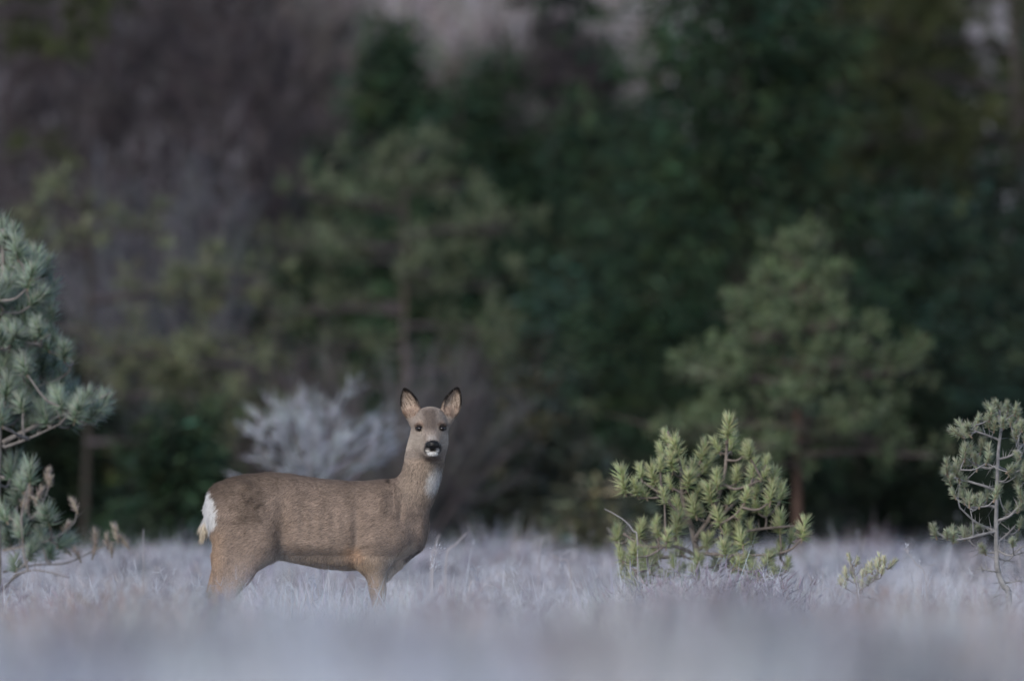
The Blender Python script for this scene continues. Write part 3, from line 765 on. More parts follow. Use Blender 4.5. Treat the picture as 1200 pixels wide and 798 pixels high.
rr = ((np.abs(z - cz) / hz) ** 2.3 + (np.abs(y) / (hy * (1 - .12 * np.clip((z - cz) / hz, -1, 1)))) ** 2.3) ** (1 / 2.3)
dd = (rr - 1) * np.minimum(hz, hy) + np.abs(uu - uc)[:, None, None] / PXM * 1.5
put(sl, dd, .01)
# neck, from its outline: v, left u, right u, half depth, centre depth
Nk = np.array([(612, 448, 499, .070, 0), (600, 453, 502.5, .072, -.004), (585, 461, 509, .071, -.010), (570, 466.5, 514.5, .068, -.016), (556, 470.5, 518.5, .065, -.022), (543, 473.5, 520.5, .062, -.030), (530, 475.5, 521.5, .060, -.036), (518, 478.5, 521, .056, -.040), (505, 484, 519, .045, -.040)])[::-1]
sl, x, y, z = region(q(445, 505, -.14), q(523, 612, .10), .03)
vv = 790 - z[0, 0, :] * PXM; vc = np.clip(vv, Nk[0, 0], Nk[-1, 0])
l, r_, hyn, cyn = (sm_interp(vc[::-1], Nk[:, 0], Nk[:, k])[::-1] for k in (1, 2, 3, 4))
cx = ux((l + r_) / 2)[None, None, :]; hx = ((r_ - l) / 2 / PXM)[None, None, :]
rr = np.sqrt(((x - cx) / hx) ** 2 + ((y - cyn[None, None]) / hyn[None, None]) ** 2)
put(sl, (rr - 1) * np.minimum(hx, hyn[None, None]) + np.abs(vv - vc)[None, None] / PXM * 1.5, .035)
# head towards the camera
hx0 = 504.2
ell(q(504.2, 500, -.060), (.061, .080, .061), .03)
ell(q(504.6, 489, -.068), (.046, .055, .034), .02)
ell(q(504.3, 519, -.062), (.058, .075, .050), .03)
cone_(q(505.0, 507, -.105), q(507.2, 521.5, -.185), .040, .0265, .03)
cone_(q(504.8, 522, -.085), q(507.0, 530, -.170), .042, .0235, .025)
ell(q(507.5, 521.5, -.200), (.0245, .020, .0155), .010)         # nose pad
ell(q(507.2, 531.2, -.190), (.0190, .018, .0115), .006)         # chin
ell(q(493.5, 500.5, -.100), (.017, .018, .013), .012); ell(q(517.0, 500.5, -.100), (.017, .018, .013), .012)   # brow
carve(q(502.6, 521.0, -.222), (.0055, .010, .0045), .004); carve(q(512.4, 521.0, -.222), (.0055, .010, .0045), .004)  # nostrils
carve(q(507.3, 527.6, -.205), (.021, .022, .0016), .003)        # mouth
# ears: a cupped shell each
EARS = []
def ear(base, tip, out):
    b, t = q(*base), q(*tip)
    e1 = unit(t - b); L = np.linalg.norm(t - b)
    f = unit(np.array([out, -1.0, 0.12])); f = unit(f - e1 * (f @ e1)); s = np.cross(e1, f)
    c = b + e1 * L * .52
    sl, x, y, z = region(c - .075, c + .075, .01)
    def loc(x, y, z):
        X, Yy, Zz = x - c[0], y - c[1], z - c[2]
        return X * s[0] + Yy * s[1] + Zz * s[2], X * f[0] + Yy * f[1] + Zz * f[2], X * e1[0] + Yy * e1[1] + Zz * e1[2]
    S_, F_, E_ = loc(x, y, z)
    tp = 1 - .22 * np.clip(E_ / (L * .5), -.6, 1) ** 1 - .10 * np.clip(E_ / (L * .5), 0, 1) ** 2
    outer = ell_d(S_ / tp, F_, E_, (0, 0, 0), (.0335, .020, L * .57))
    inner = ell_d(S_ / tp, F_, E_, (0, .015, .002), (.029, .023, L * .52))
    d = -smin(-outer, inner, .004)
    put(sl, d, .010)
    cone_(b - e1 * .012, b + e1 * .018, .021, .016, .02)
    EARS.append((c, s, f, e1, L))
ear((485.5, 490.5, -.045), (475.0, 458.0, -.05), -.30)
ear((524.0, 490.5, -.045), (535.5, 457.2, -.05), .30)
# legs: near pair towards the camera (-y)
cone_(q(285, 600, -.055), q(306, 640, -.085), .088, .062, .05)                         # near thigh
cone_(q(272, 612, -.06), q(267, 655, -.075), .060, .050, .05); cone_(q(272, 608, .03), q(269, 650, .05), .056, .044, .05)
cone_(q(305, 638, -.085), q(283, 672, -.088), .056, .036, .04); cone_(q(283, 672, -.088), q(262, 708, -.088), .037, .021, .03)
cone_(q(262, 655, -.08), q(258, 704, -.088), .036, .016, .03)
cone_(q(262, 708, -.088), q(268, 745, -.09), .0185, .0135, .012); cone_(q(268, 745, -.09), q(271, 771, -.09), .0135, .014, .012)
cone_(q(271, 771, -.09), q(277, 782, -.093), .015, .014, .008); cone_(q(276, 782, -.093), q(281, 789, -.096), .015, .017, .006)
cone_(q(280, 605, .055), q(288, 645, .082), .085, .056, .05)                           # far hind leg, set further back
cone_(q(288, 640, .082), q(251, 698, .088), .052, .020, .03); cone_(q(264, 645, .08), q(247, 692, .088), .036, .015, .03)
cone_(q(250, 698, .088), q(247, 742, .09), .0185, .0135, .012); cone_(q(247, 742, .09), q(247, 771, .09), .0135, .014, .012)
cone_(q(247, 771, .09), q(253, 782, .092), .015, .014, .008); cone_(q(252, 782, .092), q(257, 789, .094), .015, .017, .006)
ell(q(448, 612, -.055), (.085, .062, .125), .05)                                       # near shoulder
cone_(q(462, 628, -.07), q(436, 652, -.078), .055, .052, .04)
cone_(q(437, 648, -.078), q(443, 690, -.080), .050, .0265, .035); cone_(q(443, 690, -.080), q(445, 722, -.080), .0265, .021, .02)
cone_(q(445, 722, -.08), q(444, 768, -.082), .0175, .0135, .012); cone_(q(444, 768, -.082), q(449, 780, -.085), .015, .014, .008); cone_(q(449, 780, -.085), q(454, 788, -.086), .0155, .0175, .006)
ell(q(462, 612, .055), (.078, .055, .11), .05)                                         # far shoulder, foreleg lifted
cone_(q(458, 640, .055), q(487, 638, .050), .046, .027, .03)
cone_(q(487, 638, .050), q(466, 662, .035), .026, .0165, .012); cone_(q(466, 662, .035), q(453, 676, .03), .016, .014, .01); cone_(q(453, 676, .03), q(446, 680, .03), .015, .016, .006)
ell(q(492, 622, -.01), (.024, .06, .050), .04)                                          # breast
# tail tuft
cone_(q(246, 606, 0), q(241.5, 618, 0), .020, .017, .012); cone_(q(241.5, 618, 0), q(237.0, 630, .0), .016, .005, .008)

# modelling of muscle and bone under the coat
def bump(c, r, amt):
    c = np.asarray(c); r = np.asarray(r, float); sl, x, y, z = region(c - r * 1.6, c + r * 1.6, .01)
    g = np.exp(-(((x - c[0]) / r[0]) ** 2 + ((y - c[1]) / r[1]) ** 2 + ((z - c[2]) / r[2]) ** 2) * 1.6)
    FLD[sl] -= (1.35 * amt * g).astype(np.float32)
for sy in (-1, 1):
    bump(q(334, 612, sy * .12), (.035, .06, .13), -.013)          # flank hollow before the thigh
    bump(q(420, 618, sy * .13), (.022, .06, .11), -.009)          # groove behind the shoulder
    bump(q(447, 585, sy * .12), (.040, .06, .07), .007)           # shoulder blade
    bump(q(440, 632, sy * .13), (.035, .05, .045), .008)          # upper arm
    bump(q(290, 568, sy * .11), (.030, .05, .025), .008)          # hip bone
    bump(q(262, 600, sy * .09), (.030, .05, .05), .008)           # buttock
    bump(q(378, 640, sy * .13), (.10, .05, .04), .006)            # belly roll
    bump(q(470, 600, sy * .09), (.015, .05, .06), -.007)          # neck meets shoulder
    for k, ru in enumerate((352, 364, 376, 388, 400)): bump(q(ru, 612, sy * .135), (.010, .04, .07), .0022)

def surface_nets(f, lo, h):
    s = f < 0
    cs = np.zeros(tuple(n - 1 for n in f.shape), np.int8)
    for a in (0, 1):
        for b in (0, 1):
            for c in (0, 1):
                cs += s[a:f.shape[0] - 1 + a, b:f.shape[1] - 1 + b, c:f.shape[2] - 1 + c]
    act = (cs > 0) & (cs < 8)
    I = np.argwhere(act); idx = np.full(act.shape, -1, np.int64); idx[act] = np.arange(len(I))
    acc = np.zeros((len(I), 3)); cnt = np.zeros(len(I))
    cor = [(a, b, c) for a in (0, 1) for b in (0, 1) for c in (0, 1)]
    for A in cor:
        for axk in range(3):
            if A[axk]: continue
            B = list(A); B[axk] = 1
            fa = f[I[:, 0] + A[0], I[:, 1] + A[1], I[:, 2] + A[2]]; fb = f[I[:, 0] + B[0], I[:, 1] + B[1], I[:, 2] + B[2]]
            m = (fa < 0) != (fb < 0)
            t = np.where(m, fa / np.where(m, fa - fb, 1), 0)
            P = np.tile(np.array(A, float), (len(I), 1)); P[:, axk] = t
            acc[m] += P[m]; cnt[m] += 1
    V = (I + acc / cnt[:, None]) * h + lo
    quads = []
    for axk in range(3):
        o1, o2 = [(1, 2), (2, 0), (0, 1)][axk]
        a = [slice(None)] * 3; b = [slice(None)] * 3
        a[axk] = slice(0, -1); b[axk] = slice(1, None)
        e = s[tuple(a)] != s[tuple(b)]
        E = np.argwhere(e); E = E[(E[:, o1] > 0) & (E[:, o2] > 0) & (E[:, o1] < f.shape[o1] - 1) & (E[:, o2] < f.shape[o2] - 1)]
        def cell(d1, d2):
            Q = E.copy(); Q[:, o1] += d1; Q[:, o2] += d2; return idx[Q[:, 0], Q[:, 1], Q[:, 2]]
        qd = np.stack([cell(-1, -1), cell(0, -1), cell(0, 0), cell(-1, 0)], 1)
        inside = s[E[:, 0], E[:, 1], E[:, 2]]
        qd[~inside] = qd[~inside][:, ::-1]
        quads.append(qd)
    return V, np.concatenate(quads)

BV, BF = surface_nets(FLD, lo, H)
# keep only the largest connected piece: none expected, but drop stray islands cheaply by valence smoothing
def smooth_mesh(V, F, it=2, lam=.5):
    e = np.concatenate([F[:, [0, 1]], F[:, [1, 2]], F[:, [2, 3]], F[:, [3, 0]]])
    for _ in range(it):
        acc = np.zeros_like(V); cnt = np.zeros(len(V))
        for k in range(3):
            acc[:, k] = np.bincount(e[:, 0], V[e[:, 1], k], len(V)) + np.bincount(e[:, 1], V[e[:, 0], k], len(V))
        cnt = np.bincount(e[:, 0], minlength=len(V)) + np.bincount(e[:, 1], minlength=len(V))
        V = V * (1 - lam) + lam * acc / cnt[:, None]
    return V
BV = smooth_mesh(BV, BF, 2, .4)
fn = np.cross(BV[BF[:, 2]] - BV[BF[:, 0]], BV[BF[:, 3]] - BV[BF[:, 1]])
BN = np.zeros_like(BV)
for k in range(4):
    for c in range(3): BN[:, c] += np.bincount(BF[:, k], fn[:, c], len(BV))
BN = unit(BN)

def sstep(a, b, x): t = np.clip((x - a) / (b - a), 0, 1); return t * t * (3 - 2 * t)
def coat(V, N):
    """coat colour of the roe deer with shade painted into folds and hollows, and how wet/glossy it is"""
    u = V[:, 0] * PXM + DX; v = 790 - V[:, 2] * PXM; y = V[:, 1]
    n1 = noise2(u * .22, v * .22 + y * 60, 3); n2 = noise2(u * .07, v * .07 + y * 20, 5); n3 = noise2(u * .6, v * .6, 9)
    c = np.tile(np.array([.320, .244, .198]), (len(V), 1)) * (.86 + .16 * n1 + .14 * n2)[:, None]
    def mix(col, w):
        nonlocal c
        w = np.clip(w, 0, 1)[:, None]; c = c * (1 - w) + np.asarray(col) * w
    topv = np.interp(u, T[:, 0], T[:, 1])
    mix((.115, .082, .060), sstep(46, 4, v - topv + 16 * (n2 - .5)) * sstep(478, 450, u) * (.30 + .50 * sstep(360, 290, u)))       # darker saddle and croup
    mix((.12, .087, .065), sstep(34, 8, np.hypot(u - 293, (v - 592) * .75) + 14 * (n1 - .5)) * .55)
    mix((.15, .11, .083), sstep(16, 4, np.abs(u - 330 + (v - 620) * .25) + 6 * (n1 - .5)) * sstep(585, 605, v) * sstep(652, 630, v) * .4)  # flank hollow before the thigh, shade painted in
    line = np.abs(v - (582 + (u - 287) * .55 + 4 * np.sin(u * .5)))
    mix((.06, .042, .032), sstep(4.0, .8, line) * sstep(282, 288, u) * sstep(318, 308, u) * .6)              # fur parting on the hip, its crease shade painted dark
    mix((.05, .037, .03), sstep(5, 1, np.hypot(u - 456, v - 564)) * .8)
    mix((.36, .27, .19), sstep(642, 668, v + 5 * n1) * sstep(500, 440, u) * sstep(310, 335, u) * .75)       # belly
    mix((.46, .33, .22), sstep(655, 663, v + 7 * (n1 - .4)) * sstep(432, 418, u) * sstep(318, 335, u) * .75)
    mix((.42, .27, .18), sstep(14, 3, np.hypot((u - 417) * .75, v - 648) + 6 * (n1 - .5)) * .75)                              # behind the elbow
    mix((.42, .29, .20), sstep(275, 250, u) * sstep(612, 628, v) * .75)                                    # back of the thighs
    mix((.085, .06, .05), sstep(2.6, .5, np.abs(v - (659 - .02 * (u - 380)) - 2 * np.sin(u * .13))) * sstep(360, 372, u) * sstep(422, 412, u) * .55)  # skin fold above the belly, crease shade painted as a dark line
    mix((.10, .07, .05), sstep(2.2, .5, np.abs(v - 641 - .12 * (u - 425) - 2 * np.sin(u * .3))) * sstep(422, 426, u) * sstep(440, 434, u) * .7)  # shoulder fold, its shade drawn as a dark line
    leg = sstep(650, 672, v) * sstep(410, 425, u)
    mix((.30, .215, .15), leg * .6)
    far = (y > .005) & (u > 455) & (v > 626)
    mix((.52, .40, .30), far * sstep(484, 470, u + n1 * 8) * .8); mix((.06, .04, .035), far * sstep(4.5, 1.5, np.abs((v - 640) + (u - 490) * .9 - 14)) * .7)  # cream inner leg; shade on its underside painted as a dark line
    bx = (u - 456) * .832 + (664 - v) * .555; bd = (u - 456) * .555 - (664 - v) * .832     # fold along the lifted foreleg
    band = sstep(0, 5, bx) * sstep(46, 38, bx) * (v > 634)
    mix((.56, .44, .34), band * sstep(-9, -5, bd + 2 * n3) * sstep(7, 4, bd) * .85)
    mix((.05, .032, .028), band * sstep(14, 22, bx) * sstep(1.5, 3.5, bd + 2 * (n3 - .5)) * .85)  # shade along the fold's lower edge painted dark
    # rump
    edge = np.interp(v, [570, 576, 586, 600, 612, 620], [243, 248, 255, 257.5, 256, 248]) + 5.0 * (n3 - .5) + 3 * (n1 - .5)
    rump = sstep(1.6, -1.6, u - edge) * sstep(571, 575, v) * sstep(622, 616, v)
    mix((.88, .87, .86), rump)
    tail = sstep(247, 244, u) * sstep(608, 613, v) * sstep(636, 632, v) * (np.abs(y) < .03)
    mix((.64, .55, .43), tail)
    # neck: greyer, pale throat
    nk = sstep(606, 575, v) * sstep(462, 475, u)
    mix((.31, .25, .20), nk * .6)
    thr = sstep(1.15, .45, np.sqrt(((u - 509.5 - (560 - v) * .20) / 9.5) ** 2 + ((v - 563) / 19) ** 2) + .22 * (n3 - .5)) * sstep(.25, -.2, N[:, 1])
    mix((.66, .64, .63), thr * .9)
    mix((.36, .30, .25), sstep(12, 2, np.abs(u - 507)) * sstep(560, 546, v) * sstep(534, 541, v) * .5)
    # head
    head = (v < 541) & (u > 474) & (y < .05)
    hw = sstep(541, 534, v) * head
    mix((.30, .255, .225), hw * .8)
    fx = u - 505.2 - (v - 502) * .11
    mix((.115, .09, .078), head * sstep(12, 4, np.abs(fx) + 4 * (n3 - .5)) * sstep(476, 483, v) * sstep(513, 500, v) * .9)   # dark forehead
    mix((.34, .22, .16), head * sstep(7, 3, np.hypot(np.abs(u - 505.2) - 13, (v - 499) * 1.2)) * .55)            # rusty brows
    mix((.155, .12, .10), head * sstep(3, 8, np.abs(fx)) * sstep(506, 514, v) * sstep(522, 515, v) * sstep(15, 9, np.abs(fx)) * .4)
    mix((.46, .40, .345), head * sstep(7, 12, np.abs(fx)) * sstep(505, 512, v) * sstep(532, 522, v) * .55)
    mix((.40, .37, .35), head * sstep(7, 3, np.abs(fx)) * sstep(509, 513, v) * sstep(518.5, 515, v) * .6)     # pale bridge
    eyed = np.minimum(np.hypot(u - 492, (v - 502.5) * 1.15), np.hypot(u - 518.5, (v - 502.5) * 1.15))
    front = y < -.06
    mix((.44, .36, .29), head * front * sstep(7.0, 5.4, eyed) * .25)
    eu = np.minimum(np.hypot(u - 491.5, (v - 499.2) * 2.2), np.hypot(u - 518.9, (v - 499.2) * 2.2)); mix((.10, .065, .05), head * front * sstep(7.5, 4, eu) * .85)
    mix((.018, .013, .011), head * front * sstep(5.0, 4.0, eyed))
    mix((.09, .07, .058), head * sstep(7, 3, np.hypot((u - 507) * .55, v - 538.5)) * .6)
    nd = np.hypot((u - 507.5) / 8.6, (v - 522.0) / 5.6)
    nose = head * (y < -.15) * sstep(1.12, .92, nd + .10 * (n3 - .5))
    mzl = head * (y < -.13) * sstep(1.35, 1.0, np.hypot((u - 507.3) / 8.6, (v - 526.5) / 6.0))
    mix((.022, .019, .018), mzl * .92)
    mix((.013, .013, .014), nose)
    mix((.70, .69, .68), head * (y < -.13) * sstep(1.15, .8, np.hypot((u - 507.2) / 6.4, (v - 531.8) / 2.6)))
    for s in (-1, 1): mix((.62, .60, .58), head * (y < -.15) * sstep(1.3, .6, np.hypot((u - 507.4 - s * 5.2) / 2.4, (v - 527.6) / 2.1)) * .85)
    gloss = nose
    # ears
    earm = np.zeros(len(V))
    for (cc, s, f, e1, L) in EARS:
        d = V - cc; S_, F_, E_ = d @ s, d @ f, d @ e1
        near = (np.abs(S_) < .038) & (np.abs(F_) < .032) & (E_ > -L * .45) & (E_ < L * .66)
        tp = 1 - .22 * np.clip(E_ / (L * .5), -.6, 1) - .10 * np.clip(E_ / (L * .5), 0, 1) ** 2
        rad = np.hypot(S_ / tp / .0335, E_ / (L * .57))
        inside = near * sstep(.0, .35, N @ f) * sstep(1.0, .86, rad)
        mix((.20, .15, .115), near * .8)
        hair = noise2(S_ * 260 + E_ * 60, E_ * 90, 17)
        mix((.47, .38, .31), inside); mix((.13, .085, .062), inside * sstep(.5, .72, hair) * .75)
        mix((.20, .12, .085), inside * sstep(-.1, -.5, E_ / (L * .5)) * .5)
        mix((.014, .011, .010), near * sstep(.70, .86, rad + .06 * (hair - .5)) * sstep(-.35, .1, E_ / (L * .5)))
        earm = np.maximum(earm, near)
    hoof = sstep(776, 779, v)
    mix((.02, .018, .017), hoof)
    return c.clip(.005, .9), gloss, earm
BC, GL, EARM = coat(BV, BN)

def coat_material():
    m = bpy.data.materials.new('deer_coat'); m.use_nodes = True
    nt = m.node_tree; b = nt.nodes['Principled BSDF']
    at = nt.nodes.new('ShaderNodeAttribute'); at.attribute_name = 'Col'
    gl = nt.nodes.new('ShaderNodeAttribute'); gl.attribute_name = 'gloss'
    tc = nt.nodes.new('ShaderNodeTexCoord'); mp = nt.nodes.new('ShaderNodeMapping'); mp.inputs['Scale'].default_value = (110, 160, 220)
    nz = nt.nodes.new('ShaderNodeTexNoise'); nz.inputs['Scale'].default_value = 1.0; nz.inputs['Detail'].default_value = 4
    nt.links.new(tc.outputs['Object'], mp.inputs[0]); nt.links.new(mp.outputs[0], nz.inputs['Vector'])
    bp = nt.nodes.new('ShaderNodeBump'); bp.inputs['Strength'].default_value = .5; bp.inputs['Distance'].default_value = .004
    nt.links.new(nz.outputs[0], bp.inputs['Height']); nt.links.new(bp.outputs[0], b.inputs['Normal'])
    nt.links.new(at.outputs['Color'], b.inputs['Base Color'])
    r = nt.nodes.new('ShaderNodeMapRange'); r.inputs[3].default_value = .85; r.inputs[4].default_value = .28
    nt.links.new(gl.outputs['Fac'], r.inputs[0]); nt.links.new(r.outputs[0], b.inputs['Roughness'])
    b.inputs['Specular IOR Level'].default_value = .3
    return m
M_COAT = coat_material()
me = make_mesh('body', BV, [BF], BC, smooth=True)
ga = me.attributes.new('gloss', 'FLOAT', 'POINT'); ga.data.foreach_set('value', GL.astype(np.float32))
link('body', me, M_COAT, deer)

# hair of the coat: short strands combed along the body
NH = 210000
area = np.linalg.norm(fn, axis=1)
vis = BV[BF].mean(1)
fu = vis[:, 0] * PXM + DX; fv = 790 - vis[:, 2] * PXM
wgt = area * (1 - .75 * GL[BF[:, 0]]) * np.where(fv > 720, .25, 1) * np.where((fv < 541) & (fu > 472), 1.8, 1) * np.where(BN[BF[:, 0], 1] > .4, .35, 1)
fi = R.choice(len(BF), NH, p=wgt / wgt.sum())
w4 = R.dirichlet((1, 1, 1, 1), NH)
HP = (BV[BF[fi]] * w4[..., None]).sum(1); HN = unit((BN[BF[fi]] * w4[..., None]).sum(1)); HC = BC[BF[fi, 0]]
u = HP[:, 0] * PXM + DX; v = 790 - HP[:, 2] * PXM
patch_l = noise2(HP[:, 0] * 28, HP[:, 2] * 34, 41)
comb = np.stack([np.full(NH, -1.0), np.zeros(NH), -.42 - .5 * (noise2(HP[:, 0] * 9, HP[:, 2] * 9, 43) - .5) * 2], 1)
onneck = (u > 462) & (v < 600); comb[onneck] = (-.35, .0, -1.0)
onleg = v > 650; comb[onleg] = (-.2, 0, -1.0)
onrump = u < 258; comb[onrump] = (-.3, 0, -1.0)
onhead = (u > 474) & (v < 540)
comb[onhead] = HP[onhead] - q(507.5, 523, -.21)
onear = EARM[BF[fi, 0]] > .5
for (cc, s, f, e1, L) in EARS:
    m = onear & (np.linalg.norm(HP - cc, axis=1) < .07); comb[m] = e1 * .8 + f * .3
comb = comb + R.normal(size=(NH, 3)) * .22 * np.linalg.norm(comb, axis=1, keepdims=True)
tang = unit(comb - HN * (comb * HN).sum(1, keepdims=True))
lift = R.uniform(.10, .38, NH)[:, None]
HD = unit(tang + HN * lift)
hl = np.full(NH, .014) * (1 + .35 * (patch_l > .62)); hl[onneck] = .014; hl[onleg] = .010; hl[onhead] = .0065; hl[onear] = .008
hl[onrump & (v < 640)] = .020
tailm = (u < 247) & (v > 606) & (v < 640); hl[tailm] = .032
bellym = (v > 652) & (u > 320) & (u < 425); hl[bellym] = .020
hl *= R.uniform(.6, 1.3, NH)
wd = np.where(onhead, .0017, .0020) * R.uniform(.7, 1.3, NH)
side = unit(np.cross(HD, HN) + .4 * R.normal(size=(NH, 3)) * .3)
V3 = np.stack([HP - side * wd[:, None] * .5 - HN * .001, HP + side * wd[:, None] * .5 - HN * .001, HP + HD * hl[:, None]], 1).reshape(-1, 3)
patch = noise2(HP[:, 0] * 55 + HP[:, 1] * 20, HP[:, 2] * 70, 31)
tone = (1 + .31 * R.normal(size=(NH, 1))).clip(.3, 2.0) * (.90 + .20 * patch)[:, None]
c0 = (HC * tone * .85); c1 = HC * tone * 1.15 + .01
mbh = MB(); mbh.add(V3, np.arange(NH * 3).reshape(-1, 3), np.stack([c0, c0, c1], 1).reshape(-1, 3).clip(.004, .9))
M_FUR = mat_attr('deer_hair', .8, spec=.2)
o = mbh.build('fur', M_FUR, deer); o['kind'] = 'stuff'

# eyes
def eye_material():
    m = bpy.data.materials.new('deer_eye'); m.use_nodes = True
    b = m.node_tree.nodes['Principled BSDF']; b.inputs['Base Color'].default_value = (.010, .007, .006, 1)
    b.inputs['Roughness'].default_value = .1
    return m
M_EYE = eye_material()
for (eu, ev) in ((492.2, 502.6), (518.4, 502.6)):
    e = q(eu, ev)
    m = (np.hypot(BV[:, 0] - e[0], BV[:, 2] - e[2]) < .006) & (BV[:, 1] < -.02)
    ys = BV[m, 1].min() if m.any() else -.11
    mb = MB(); a = np.linspace(0, math.pi, 12); b_ = np.linspace(0, 2 * math.pi, 18, endpoint=False)
    P = np.stack([np.sin(a)[:, None] * np.cos(b_)[None], np.cos(a)[:, None] * np.ones(18)[None], np.sin(a)[:, None] * np.sin(b_)[None]], -1).reshape(-1, 3)
    P = P * np.array([.0112, .0092, .0082])
    F = [(i * 18 + k, i * 18 + (k + 1) % 18, (i + 1) * 18 + (k + 1) % 18, (i + 1) * 18 + k) for i in range(11) for k in range(18)]
    mb.add(P, F, (.01, .01, .01))
    eo = mb.build('eye', M_EYE, deer, smooth=True); eo.location = (e[0], ys + .0055, e[2])

# ------------------------------------------------------------------ frosted grass and heather
FROST = np.array([.42, .445, .54]); STRAW = np.array([.40, .33, .30]); MAUVE = np.array([.32, .275, .325]); WHITE = np.array([.63, .67, .77])
def grass_field(mb, y0, y1, dens, hbase, w, seed, half=lambda y: y * .0475 + .9, clump=1.0):
    A = 0; ys = np.linspace(y0, y1, 60); widths = 2 * half(ys)
    A = np.trapezoid(widths, ys) if hasattr(np, 'trapezoid') else np.trapz(widths, ys)
    n = int(A * dens)
    yy = np.interp(R.uniform(0, 1, n), np.concatenate([[0], np.cumsum(widths[:-1])]) / widths[:-1].sum(), ys)
    xx = R.uniform(-1, 1, n) * half(yy)
    cl = noise2(xx * 2.2, yy * 1.1, seed) * .6 + noise2(xx * 5.5, yy * 2.8, seed + 1) * .4
    keep = R.random(n) < (.35 + cl) ; xx, yy, cl = xx[keep], yy[keep], cl[keep]; n = len(xx)
    ln = hbase * (.45 + .85 * cl * clump) * R.uniform(.55, 1.25, n)
    # trodden a little lower right round the deer, so its legs show
    P = np.stack([xx, yy, ground_z(xx, yy) - .01], 1)
    D = np.stack([R.normal(size=n) * .30, R.normal(size=n) * .30, np.ones(n)], 1)
    tone = noise2(xx * .9, yy * .5, seed + 2); tone2 = noise2(xx * 1.7 + 9, yy * .8, seed + 3)
    k = R.random(n)
    col = np.where((k < .16 + .22 * sstep(.5, .8, tone))[:, None], STRAW, np.where((k > .86 - .22 * sstep(.5, .85, tone2))[:, None], MAUVE, FROST))
    col = col * (1 + .12 * R.normal(size=(n, 1))).clip(.5, 1.3) * (.48 + .86 * noise2(xx * 1.9 + 4, yy * .55, seed + 5))[:, None]
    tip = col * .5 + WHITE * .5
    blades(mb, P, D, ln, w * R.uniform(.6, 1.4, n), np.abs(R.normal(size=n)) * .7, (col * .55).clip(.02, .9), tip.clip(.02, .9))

def stems(mb, y0, y1, dens, h, w, seed):
    ys = np.linspace(y0, y1, 40); n = int(dens * (y1 - y0) * 2 * (.9 + .0475 * (y0 + y1) / 2))
    yy = R.uniform(y0, y1, n); xx = R.uniform(-1, 1, n) * (yy * .0475 + .9)
    cl = noise2(xx * 3, yy * 2, seed); kp = R.random(n) < cl ** 1.5 * 1.6; xx, yy, cl = xx[kp], yy[kp], cl[kp]; n = len(xx)
    P = np.stack([xx, yy, ground_z(xx, yy)], 1); D = np.stack([R.normal(size=n) * .75, R.normal(size=n) * .4, np.ones(n)], 1)
    c = WHITE * R.uniform(.65, 1.15, (n, 1)) * np.where(R.random((n, 1)) < .25, np.array([[.85, .74, .68]]), 1.0)
    ln = h * R.uniform(.5, 1.3, n)
    blades(mb, P, D, ln, w * R.uniform(.6, 1.3, n), np.abs(R.normal(size=n)) * 1.0, (c * .6).clip(0, .9), (c * 1.15).clip(0, .92))
    # frosted awns on some of them
    k = R.integers(0, n, n * 2); t = R.uniform(.5, .95, (n * 2, 1)); A = P[k] + unit(D[k]) * ln[k][:, None] * t
    cones(mb, A, A + unit(unit(D[k]) + R.normal(size=(n * 2, 3)) * .6) * R.uniform(.02, .06, (n * 2, 1)), w * .4, (c[k] * .8).clip(0, .9), c[k].clip(0, .92))
mb = MB()
def tussock(x, y, r, h, n, col, w):
    a = R.uniform(0, 2 * math.pi, n); rr = np.sqrt(R.uniform(0, 1, n)) * r
    X = x + np.cos(a) * rr; Yv = y + np.sin(a) * rr
    P = np.stack([X, Yv, ground_z(X, Yv) - .01], 1)
    D = np.stack([np.cos(a) * rr / r * .6 + R.normal(size=n) * .2, np.sin(a) * rr / r * .6 + R.normal(size=n) * .2, np.ones(n)], 1)
    ln = h * (1 - .35 * (rr / r) ** 2) * R.uniform(.5, 1.2, n)
    c = jitter(col, n, .16).clip(.03, .85)
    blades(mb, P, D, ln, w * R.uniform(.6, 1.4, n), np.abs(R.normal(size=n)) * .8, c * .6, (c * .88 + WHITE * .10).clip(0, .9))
TC = [np.array([.44, .45, .54]), np.array([.54, .56, .66]), np.array([.40, .28, .22]), np.array([.24, .19, .22]), np.array([.36, .33, .37]), np.array([.16, .155, .185])]
for i in range(24):                                   # out of focus ones toward the camera
    y = R.uniform(20, 34.5); x = R.uniform(-1, 1) * (y * .047 + .5)
    tussock(x, y, R.uniform(.16, .38), R.uniform(.22, .40), 420, TC[R.integers(0, 6)], .005)
for i in range(60):                                   # beyond the deer, breaking the far edge
    y = R.uniform(45, 67); x = R.uniform(-1, 1) * (y * .047 + .8)
    tussock(x, y, R.uniform(.18, .45), R.uniform(.20, .42), 260, TC[R.integers(0, 6)], .0065)
for i in range(34):                                   # tall ones that break the far edge
    y = R.uniform(47, 66); x = R.uniform(-1, 1) * (y * .047 + .6)
    tussock(x, y, R.uniform(.14, .34), R.uniform(.28, .44), 420, [TC[0], TC[3], TC[4], TC[5]][R.integers(0, 4)] * .9, .006)
for i in range(26):                                   # in focus
    y = R.uniform(37, 44); x = R.uniform(-1, 1) * (y * .047 + .4)
    if abs(x + .7) < .55 and y < 41: continue
    tussock(x, y, R.uniform(.12, .26), R.uniform(.26, .36), 420, TC[R.integers(0, 5)], .0038)
PW, PB, DB, DG = np.array([.76, .81, .91]), np.array([.52, .57, .70]), np.array([.19, .13, .105]), np.array([.085, .085, .105])
